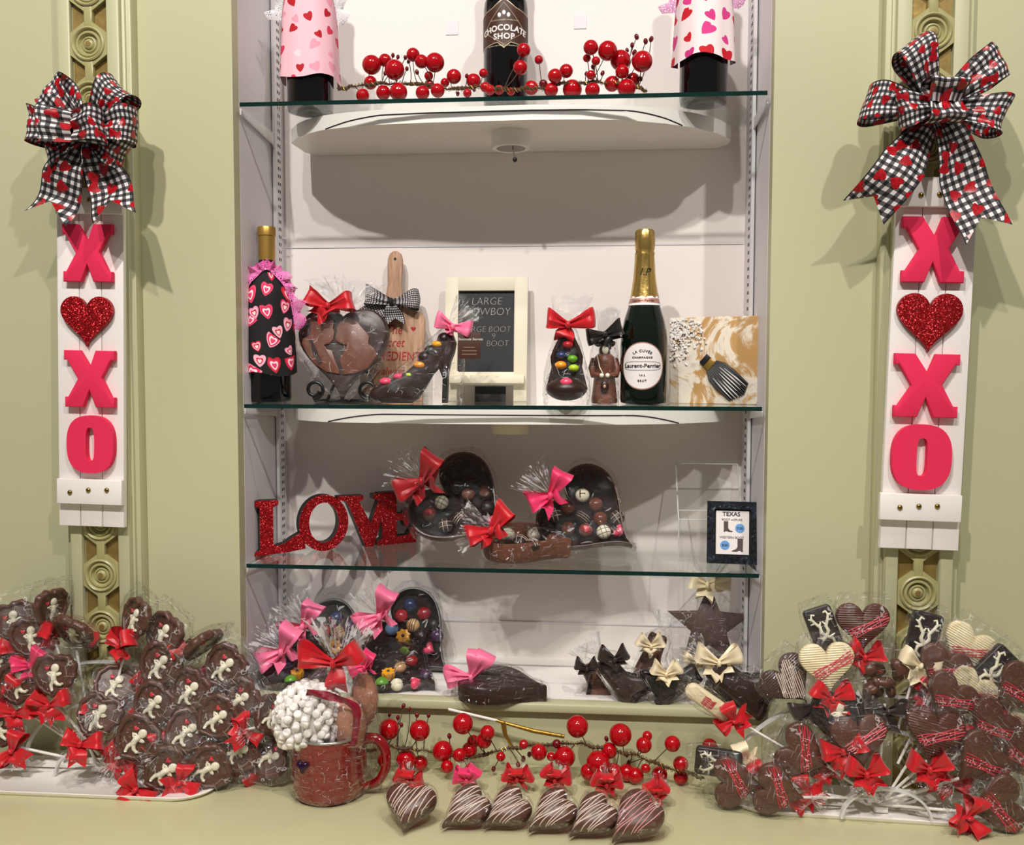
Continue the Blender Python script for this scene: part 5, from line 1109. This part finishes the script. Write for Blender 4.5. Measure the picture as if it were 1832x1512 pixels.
def drizzled(label, px, py, phi, tilt, yaw, W, bm, bowp, dm, seed, asp=1.02, fl=0., da=66):
    X = hb_rot(tilt, phi, yaw); rg = random.Random(seed); o = heart(56, W, asp, fl); zmin = min((X @ Vector((x, y, 0))).z for x, y in o)
    c = PZ(px, py, ZC+.012+.012); c.z = ZC+.0006-zmin
    t = thing('drizzled_chocolate_heart', label, 'chocolate heart', c, X, 'drizzled hearts along the counter')
    MB().puff(o, DLV, 'xy').build('heart_body', M['milk'], t, sm=1.2); q = MB()
    a = R(da)
    for i in range(11):
        off = W*(-.30+.062*i+rg.uniform(-.015, .015)); pts = []
        for k in range(41):
            u = (k/40-.5)*W*1.2; x = u*cos(a+.05*sin(i))-off*sin(a)+W*.02*sin(u/W*6+i*1.7); y = u*sin(a)+off*cos(a); h = surf(o, DLV, (x, y))
            if h is None:
                if len(pts) > 3: q.tube(pts, .0007, 5)
                pts = []
            else: pts.append((x, y, h+.0003))
        if len(pts) > 3: q.tube(pts, .0007, 5)
    q.build('drizzle', M[dm], t)
    m = MB(); hh_ = heart(32, W*1.05, asp, .8); m.grid([[(p[0]*s*(1+.03*sin(i*1.7)), p[1]*s*(1+.03*sin(i*1.1+1)), z+rg.uniform(-.001, .002)) for i, p in enumerate(hh_)] for s, z in ((.9, .0), (1.03, .004), (1.04, .02), (.95, .028), (.6, .034), (.03, .034))], None, True)
    lb = X.inverted() @ (Vector(bowp)-c); fd = lb.normalized(); fan(m, lb, (fd.x, fd.y, fd.z+.3), .03, .026, .016, 24, seed, .004); cello(m, t)
    b_ = bow(.026, .024, ((30+rg.uniform(-25, 25), 1), (150+rg.uniform(-25, 25), .95), (85, .6)), ((-140+rg.uniform(-20, 20), .8), (-30+rg.uniform(-20, 30), .8)), seed).build('bow', M[bm], t); b_.matrix_local = Matrix.Translation(lb) @ X.inverted().to_4x4()
DH = [('drizzled heart nearest the wrapped mug, face up with red bow', 733, 1450, -6, 34, 0, .078, 'red_satin', (730, 1398, -.11)),
      ('drizzled heart with the pink bow, second from the mug', 831, 1449, -50, 42, 0, .060, 'hot_satin', (835, 1396, -.11)),
      ('drizzled heart third from the mug, red bow standing behind it', 904, 1450, -52, 42, 0, .058, 'red_satin', (925, 1394, -.10)),
      ('drizzled heart fourth from the mug, tilted with red bow', 984, 1456, -50, 42, 0, .060, 'red_satin', (993, 1396, -.11)),
      ('drizzled heart fifth from the mug, heavily striped with white', 1056, 1464, -50, 42, 0, .060, 'red_satin', (1085, 1404, -.12)),
      ('pink drizzled heart at the lollipop end of the row', 1132, 1470, -44, 38, 0, .068, 'red_satin', (1172, 1424, -.14))]
for i, (lb, px, py, phi, ti, ya, W, bm, bp) in enumerate(DH):
    drizzled(lb, px, py, phi, ti, ya, W, bm, P(*bp), 'drizzle_pink' if i == 5 else 'drizzle_white', 80+i, *((1.02, .1) if i == 0 else (1.45, .55, 86)))
# ---------------------------------------------------------------- lollipops
def scallop(n=84, r=.0345):
    o = []
    hp = heart(n, 2.0, 1.0)
    for i, (x, y) in enumerate(hp):
        a = math.atan2(y, x); q = sqrt(x*x+y*y); k = (.36*q+.64)*(1+.03*cos(13*a)); o.append((r*k*cos(a), r*k*sin(a)+.001))
    return o
STICKM = MB().tube([(0, 0, 0), (0, 0, -1)], .0021, 8).mesh('stick', M['white_stick'])
WRAPS = []
for sd in (1, 2, 3):
    m = MB(); wrapper(m, [(-.046, .004, .004), (-.041, .013, .008), (-.028, .031, .011), (0, .0425, .013), (.024, .0425, .012), (.037, .038, .009), (.047, .035, .004), (.051, .033, .0012)], 28, .04, 90+sd, 3.0)
    fan(m, (0, 0, -.046), (0, -.1, -1), .022, .018, .01, 22, sd, .003); WRAPS.append(cello_pair(m))
BOWS = {}
def pop_bow(c):
    if c not in BOWS: BOWS[c] = [bow(.031, .025, ((22+dx, 1), (158-dx, .95)), ((-62+dx, .95), (-122+dx, .9)), 100+sd*7+len(c)).mesh('bow', M[c+'_satin']) for sd, dx in enumerate((-14, 4, 18, 0))]
    return rnd.choice(BOWS[c])
def proto(kind):
    """candy meshes of one kind: (name, mesh) pairs"""
    if kind in ('cupid', 'dark_cupid'):
        body = MB(); o = scallop(); body.puff(o, [(.93, -.0055), (1, -.002), (1, .003), (.95, .0068), (.86, .0075), (.79, .006), (.76, .0025), (.02, .0022)], 'xz')
        f = MB(); g = -.0045
        f.blob((.0015, g, .0118), (.0064, .003, .0066), 12, 8); f.tube([(.0012, g, .006), (-.0002, g, .0), (.0012, g, -.006)], [.0034, .0046, .0042], 8)
        f.tube([(.001, g, -.006), (-.002, g, -.013), (-.0005, g, -.020), (.001, g, -.0215)], [.0036, .0030, .0022, .0024], 8); f.tube([(.002, g, -.007), (.007, g, -.0115), (.0125, g, -.0125), (.0145, g, -.010)], [.0034, .0027, .0022, .0024], 8)
        f.tube([(-.001, g, .003), (-.006, g, .001), (-.0095, g, .0045)], [.0022, .0018, .0018], 8); f.tube([(0, g, .004), (-.0055, g, .0055), (-.008, g, .0035)], [.002, .0016, .0014], 8)
        f.blob((.0068, g+.0008, .0032), (.0052, .0012, .0028), 8, 6, Matrix.Rotation(-.3, 3, 'Y'))
        h = MB(); h.M = Matrix.Translation((-.0105, g+.001, .0105)); h.puff(heart(20, .0075), [(1, 0), (1, .0012), (.6, .002), (.05, .0021)], 'xz')
        return [('candy_plaque', body.mesh('candy_plaque', M['milk' if kind == 'cupid' else 'darkest'], sm=1.0)), ('cupid_figure', f.mesh('cupid_figure', M['ivory'], sm=1.5))]+([('red_heart', h.mesh('red_heart', M['drizzle_red']))] if kind == 'cupid' else [])
    if kind in ('milk', 'milk_rib', 'white', 'darkdrizzle'):
        o = [(x, z) for x, z in heart(56, .078, 1.0)]; body = MB(); body.puff(o, [(.93, -.006), (1, -.003), (1, .003), (.96, .0055), (.93, .006), (.02, .0062)], 'xz')
        q = MB(); rg = random.Random(len(kind)); sl = .46 if kind != 'darkdrizzle' else 1.15; n_ = 6 if kind != 'darkdrizzle' else 12
        for i in range(n_):
            off = (i-(n_-1)/2)*.0027*(1 if n_ == 6 else 2.6); pts = []
            for k in range(33):
                u = (k/32-.5)*.1; x = u*cos(sl); z = u*sin(sl)+off+.0012*sin(u*120+i*2)+(-.002 if n_ == 6 else 0)
                if inside((x*1.06, z*1.06), o): pts.append((x, -.0066, z))
            if len(pts) > 2: q.tube(pts, .00075, 5)
        res = [('candy_heart', body.mesh('candy_heart', M[{'milk': 'milk', 'milk_rib': 'milk_rib', 'white': 'white_rib', 'darkdrizzle': 'dark_rib'}[kind]], sm=.9)), ('drizzle', q.mesh('drizzle', M['drizzle_white' if kind == 'darkdrizzle' else 'drizzle_red']))]
        if kind != 'darkdrizzle':
            q = MB()
            for i in range(22):
                u = rg.uniform(-.022, .022); q.blob((u*cos(sl)+rg.uniform(-.002, .002), -.0072, u*sin(sl)-.002+rg.uniform(-.006, .006)), .0009, 6, 4)
            res.append(('sprinkles', q.mesh('sprinkles', M['drizzle_pink'])))
        return res
    if kind == 'antler':
        body = MB(); body.prism(rrect(.044, .072, .006), -.006, .006, .002); q = MB()
        for s in (-1, 1):
            q.tube([(0, -.007, -.010), (s*.006, -.007, -.002), (s*.0045, -.007, .006), (s*.010, -.007, .014), (s*.0135, -.007, .022), (s*.011, -.007, .028), (s*.007, -.007, .026)], [.0028, .003, .0028, .0024, .002, .0018, .0016], 7)
            q.tube([(s*.010, -.007, .014), (s*.0175, -.007, .013)], [.0022, .001], 6); q.tube([(s*.0055, -.007, .007), (s*.001, -.007, .014)], [.0022, .001], 6); q.tube([(s*.013, -.007, .020), (s*.018, -.007, .023)], [.002, .001], 6)
            q.tube([(0, -.007, -.010), (s*.008, -.007, -.015), (s*.0095, -.007, -.022), (s*.005, -.007, -.027), (0, -.007, -.029)], [.0028, .0026, .0024, .0022, .002], 7)
            q.tube([(s*.0055, -.007, -.0125), (s*.014, -.007, -.009)], [.0026, .001], 6)
        return [('candy_bar', body.mesh('candy_bar', M['darkest'])), ('antler_relief', q.mesh('antler_relief', M['ivory'], sm=1.5))]
    if kind == 'finger':
        body = MB(); body.prism(rrect(.026, .085, .0125, 8), -.008, .008, .005); q = MB()
        for i in range(5): q.tube([(-.006+.003*i, -.0086, .012), (-.005+.003*i, -.0088, .004), (-.007+.003*i, -.0088, -.002), (-.004+.003*i, -.0086, -.008)], .0008, 5)
        q.tube([(-.008, -.0087, .006), (.008, -.0087, .003)], .0008, 5)
        return [('candy_finger', body.mesh('candy_finger', M['white_choc'], sm=1.2)), ('red_scribble', q.mesh('red_scribble', M['drizzle_red']))]
    if kind == 'cluster':
        body = MB(); rg = random.Random(4)
        for i in range(16): body.blob((rg.uniform(-.026, .026), rg.uniform(-.006, .004), rg.uniform(-.022, .026)), (rg.uniform(.008, .016), .009, rg.uniform(.006, .012)), 12, 8, Matrix.Rotation(rg.uniform(0, 3), 3, 'Y'), .08, rg)
        return [('candy_cluster', body.mesh('candy_cluster', M['milk'], sm=1.2))]
PROTO = {}
def pop(kind, label, px, py, roll, yaw, tilt, Y, hub, bc, s=1., group=None, cat='lollipop', front=True):
    if kind not in PROTO: PROTO[kind] = proto(kind)
    X = Matrix.Rotation(R(roll), 3, 'Y') @ Matrix.Rotation(R(yaw), 3, 'Z') @ Matrix.Rotation(R(tilt), 3, 'X'); c = P(px, py, Y)
    t = thing('lollipop', label, cat, c, X, group); t.scale = (s, s, s)
    first = None
    for nm, me in PROTO[kind]:
        o = ob(nm, me, first if first and nm != PROTO[kind][0][0] else t)
        if first is None: first = o
    wos = [ob(nm, me, t) for nm, me in rnd.choice(WRAPS)]
    nk = {'antler': -.041, 'finger': -.047}.get(kind, -.042)
    for wo in wos:
        if kind == 'antler': wo.scale = (.68, 1, 1)
        if kind == 'finger': wo.scale = (.45, 1, 1.06)
    by = -.010 if front else .016
    if bc:
        b = ob('bow', pop_bow(bc), t); b.matrix_local = Matrix.Translation((0, by, nk)) @ Matrix.Rotation(R(rnd.uniform(-18, 18)), 4, 'Y') @ Matrix.Rotation(R(rnd.uniform(-12, 12)), 4, 'X')
    st = ob('stick', STICKM, t); n0 = c+X @ Vector((0, 0, -.034*s)); d = Vector(hub)+Vector((rnd.uniform(-.008, .008), rnd.uniform(-.006, .006), rnd.uniform(0, .008)))-n0; L = min(d.length*.96, .125)
    dl = X.inverted() @ d.normalized(); st.matrix_local = Matrix.Translation((0, 0, -.034)) @ (-dl).to_track_quat('Z', 'Y').to_matrix().to_4x4() @ Matrix.Diagonal((1, 1, L/s, 1))
    return t
def tray(label, xs0, xs1, yf, yb, rot=0):
    cx, cy = (xs0+xs1)/2, (yf+yb)/2; t = thing('serving_tray', label, 'tray', (cx, cy, ZC+.0004), (0, 0, R(rot)))
    m = MB(); o = rrect(xs1-xs0, yb-yf, min(.055, (yb-yf)*.45), 10); m.puff(o, [(.96, 0), (.985, .002), (1, .0065), (.985, .007), (.95, .004), (.02, .0035)], 'xy'); m.build('tray_body', M['white_gloss'], t); return t
def rack(label, hub, hoops):
    t = thing('lollipop_rack', label, 'rack', (hub.x, hub.y, ZC+.006))
    for rx, rz, dy in hoops:
        m = MB(); o = [(rx*cos(pi*k/40), rz*sin(pi*k/40)) for k in range(41)]; i = [((rx-.0035)*cos(pi*k/40), (rz-.0035)*sin(pi*k/40)) for k in range(41)]
        pl = o+i[::-1]; fs = []
        vs = [(p[0], dy+y, p[1]) for y in (-.0045, .0045) for p in o+i]
        for k in range(40): fs += [(k, k+1, 41+k+1, 41+k), (82+k, 123+k, 123+k+1, 82+k+1), (k, 82+k, 82+k+1, k+1), (41+k, 41+k+1, 123+k+1, 123+k)]
        m.add(vs, fs); m.build('hoop', M['acrylic_white'], t)
    MB().box((0, 0, .004), (.02, .02, .008), .002).build('hub', M['white_gloss'], t)
    return t
yf = PZ(205, 1432, ZC).y; xr = PZ(402, 1400, ZC).x
tray('white tray under the cupid lollipops', P(-230, 1420, -.1).x, xr, yf, -.046)
hubL = PZ(132, 1410, ZC+.012); hubL.z = ZC+.016; hubL.y = -.092
rack('white hooped rack holding the cupid lollipops', hubL, [(.066, .052, -.022), (.14, .115, .008), (.215, .18, .03)])
yf = PZ(1600, 1476, ZC).y; xl = PZ(1308, 1440, ZC).x
tray('white tray under the heart and antler lollipops', xl, P(2060, 1470, -.15).x, yf, -.05, -3)
hubR = PZ(1582, 1455, ZC+.012); hubR.z = ZC+.016; hubR.y = -.125
rack('white hooped rack holding the heart and antler lollipops', hubR, [(.068, .05, -.03), (.15, .125, .01), (.235, .17, .04)])
LY = lambda l: -.072-.017*l
GL = 'cupid lollipops'
LP = [('cupid lollipop wrapped in silvery glare at the back corner, beside the frame edge', 27, 1114, -18, 18, -10, 0, 'red', 1.06),
      ('upright cupid lollipop in front of the silvery one', 56, 1141, -5, 14, -8, 1, 'hot', 1.02),
      ('cupid lollipop seen edge on, standing highest at the back', 91, 1089, 4, 72, 0, .3, 'red', .98),
      ('dark lollipop tipped over between two red bows below the rosette', 132, 1131, 22, 0, 38, .8, 'red', 1.05),
      ('tall turned cupid lollipop beside the wall rosette, above a big red bow', 243, 1110, 16, -36, -6, .2, 'red', 1.06),
      ('cupid lollipop leaning outward just behind the tall turned one', 293, 1137, 24, -22, -6, .6, None, 1.08),
      ('lollipop seen edge on leaning toward the niche', 359, 1154, 48, 76, 0, .4, 'red', 1.05),
      ('cupid lollipop leaning outward below the back pair', 285, 1191, 34, -8, -10, 1.5, 'red', 1.08),
      ('outermost cupid lollipop of the upper rows, beside the niche edge', 401, 1194, 46, -8, -8, .9, 'red', 1.08),
      ('cupid lollipop nearest the frame edge above the lowest red bows', 34, 1223, -4, 6, -10, 2, 'red', 1.06),
      ('upright cupid lollipop beside the one at the frame edge, red bow below', 98, 1209, 2, 4, -10, 2.2, 'red', 1.06),
      ('flattened cupid lollipop tipped back below the rosette', 204, 1229, 24, 0, -48, 1.4, 'red', 1.05),
      ('cupid lollipop in the middle of the second outward row', 339, 1237, 40, -6, -8, 2, 'red', 1.06),
      ('cupid lollipop beside the marshmallow mug, upper of its column', 427, 1253, 54, -10, -8, 1.6, 'red', 1.06),
      ('foreshortened cupid lollipop above the central red bow', 176, 1282, 20, 0, -28, 3.2, 'red', 1.08),
      ('cupid lollipop in the centre of the outward fan', 274, 1261, 38, -4, -10, 2.7, 'red', 1.06),
      ('cupid lollipop in the third outward row, above the low shaded one', 388, 1285, 52, -6, -8, 2.6, 'red', 1.06),
      ('lollipop cut by the frame edge, low beside red bows', 0, 1303, -42, 10, -10, 2.8, 'red', 1.05),
      ('cupid lollipop at the inner end of the lower outward row', 245, 1322, 42, 0, -12, 3.9, 'red', 1.1),
      ('shaded cupid lollipop tipped back in the lower outward row', 331, 1311, 50, 0, -30, 3.2, 'red', 1.06),
      ('cupid lollipop at the outer end of the lower row near the mug', 425, 1344, 64, -14, -8, 2.6, 'red', 1.04),
      ('lowest cupid lollipop, resting on the white tray edge', 296, 1379, 60, 0, -12, 4.6, 'red', 1.12),
      ('cupid lollipop on the tray beside the lowest one', 372, 1374, 66, 0, -10, 3.8, 'red', 1.06),
      ('narrow turned cupid lollipop touching the mug wrapping', 481, 1356, 76, -44, -4, 2, 'red', 1.04),
      ('lollipop turned edge on between the niche and the mug', 482, 1283, 66, 0, -66, 1.2, 'red', 1.0),
      ('cupid lollipop cut by the frame edge behind the pink bow', -2, 1190, -24, 10, -10, 1.2, 'red', 1.05)]
for lb, px, py, ro, ya, ti, l, bc, s in LP: pop('cupid', lb, px, py, ro, ya, ti, LY(l), hubL, bc, s*1.05, GL, front=ro < 22 or py > 1370)
RY = lambda l: -.074-.024*l
RP = [('antler', 'dark antler lollipop at the back near the niche', 1473, 1126, -20, 0, -5, .8, 'brown', 1),
      ('milk_rib', 'ribbed milk heart lollipop standing highest at the top of the fan', 1543, 1122, 0, 0, -5, .8, 'red', 1.06),
      ('antler', 'dark antler lollipop standing beside the top ribbed heart, cream bow', 1652, 1139, 12, 0, -5, .8, 'cream', 1.06),
      ('white', 'white heart lollipop at the back behind the tilted antler one', 1728, 1164, 30, -4, -5, .4, 'red', 1.08),
      ('antler', 'dark antler lollipop tilted over the outer white heart', 1777, 1199, 45, 0, -5, 1.1, 'red', 1.06),
      ('darkdrizzle', 'dark heart lollipop with white stripes leaning toward the niche, brown bow', 1413, 1222, -42, 8, -5, 1.3, 'brown', 1.08),
      ('white', 'white heart lollipop in front of the white striped dark heart', 1480, 1194, -6, 0, -5, 1.9, 'red', 1.08),
      ('cluster', 'rough brown nut cluster lollipop in the middle of the fan', 1583, 1216, 0, 0, -5, 1.2, 'brown', 1.1),
      ('milk', 'milk heart lollipop between nut cluster and outer white heart', 1686, 1200, 22, 0, -6, 1.5, 'red', 1.04),
      ('milk', 'milk heart lollipop below the one beside the nut cluster', 1697, 1252, 34, 0, -8, 2.2, 'red', 1.04),
      ('white', 'white heart lollipop half hidden behind a milk heart', 1732, 1240, 36, 0, -5, 1.6, None, 1.02),
      ('dark_cupid', 'dark round lollipop with white cupid below the inner white heart', 1499, 1281, -4, 0, -8, 2.4, 'red', 1.2),
      ('milk_rib', 'large ribbed milk heart lollipop in the centre front', 1669, 1316, 14, 0, -8, 3.0, 'red', 1.14),
      ('milk_rib', 'ribbed milk heart lollipop leaning outward behind the large centre one', 1772, 1302, 44, 0, -8, 2.5, 'red', 1.1),
      ('milk', 'milk heart lollipop above the central red bows and white hoop', 1538, 1326, -6, 0, -14, 3.1, 'red', 1.1),
      ('milk', 'milk heart lollipop turned sideways with vertical red stripes', 1438, 1349, -66, 4, -6, 2.6, 'red', 1.1),
      ('milk', 'milk heart lollipop leaning outward low over the red bows', 1750, 1363, 50, 0, -8, 3.3, 'red', 1.12),
      ('milk', 'milk heart lollipop lying sideways nearest the drizzled counter hearts', 1320, 1400, -92, 4, -6, 2.4, 'red', 1.04),
      ('milk', 'milk heart lollipop lying sideways on the tray, second along', 1394, 1416, -80, 0, -6, 3.2, 'red', 1.04),
      ('milk', 'lowest milk heart lollipop lying outward on the tray', 1781, 1442, 76, 0, -6, 4.0, 'red', 1.14),
      ('milk', 'milk heart lollipop at the outer edge under the tilted antler one', 1815, 1236, 56, 0, -6, 1.6, 'red', 1.06),
      ('white', 'white heart lollipop cut by the frame edge', 1830, 1297, 60, 0, -6, 1.3, 'red', 1.04),
      ('milk_rib', 'ribbed heart lollipop cut by the frame edge below the white one', 1824, 1354, 62, 0, -6, 2.6, None, 1.1),
      ('antler', 'dark antler lollipop lying sideways beside the berry garland, cream bow', 1285, 1364, -86, 0, -6, 1.6, 'cream', 1),
      ('finger', 'white finger lollipop with red scribble poking over the bottom shelf rail', 1268, 1256, -56, 0, 0, .6, 'red', 1)]
for k, lb, px, py, ro, ya, ti, l, bc, s in RP: pop(k, lb, px, py, ro, ya, ti, RY(l), hubR, bc, s, 'heart and antler lollipops', front=not (25 < ro < 80 or ro < -60 or (k == 'milk' and ro == 22)) or py > 1430)
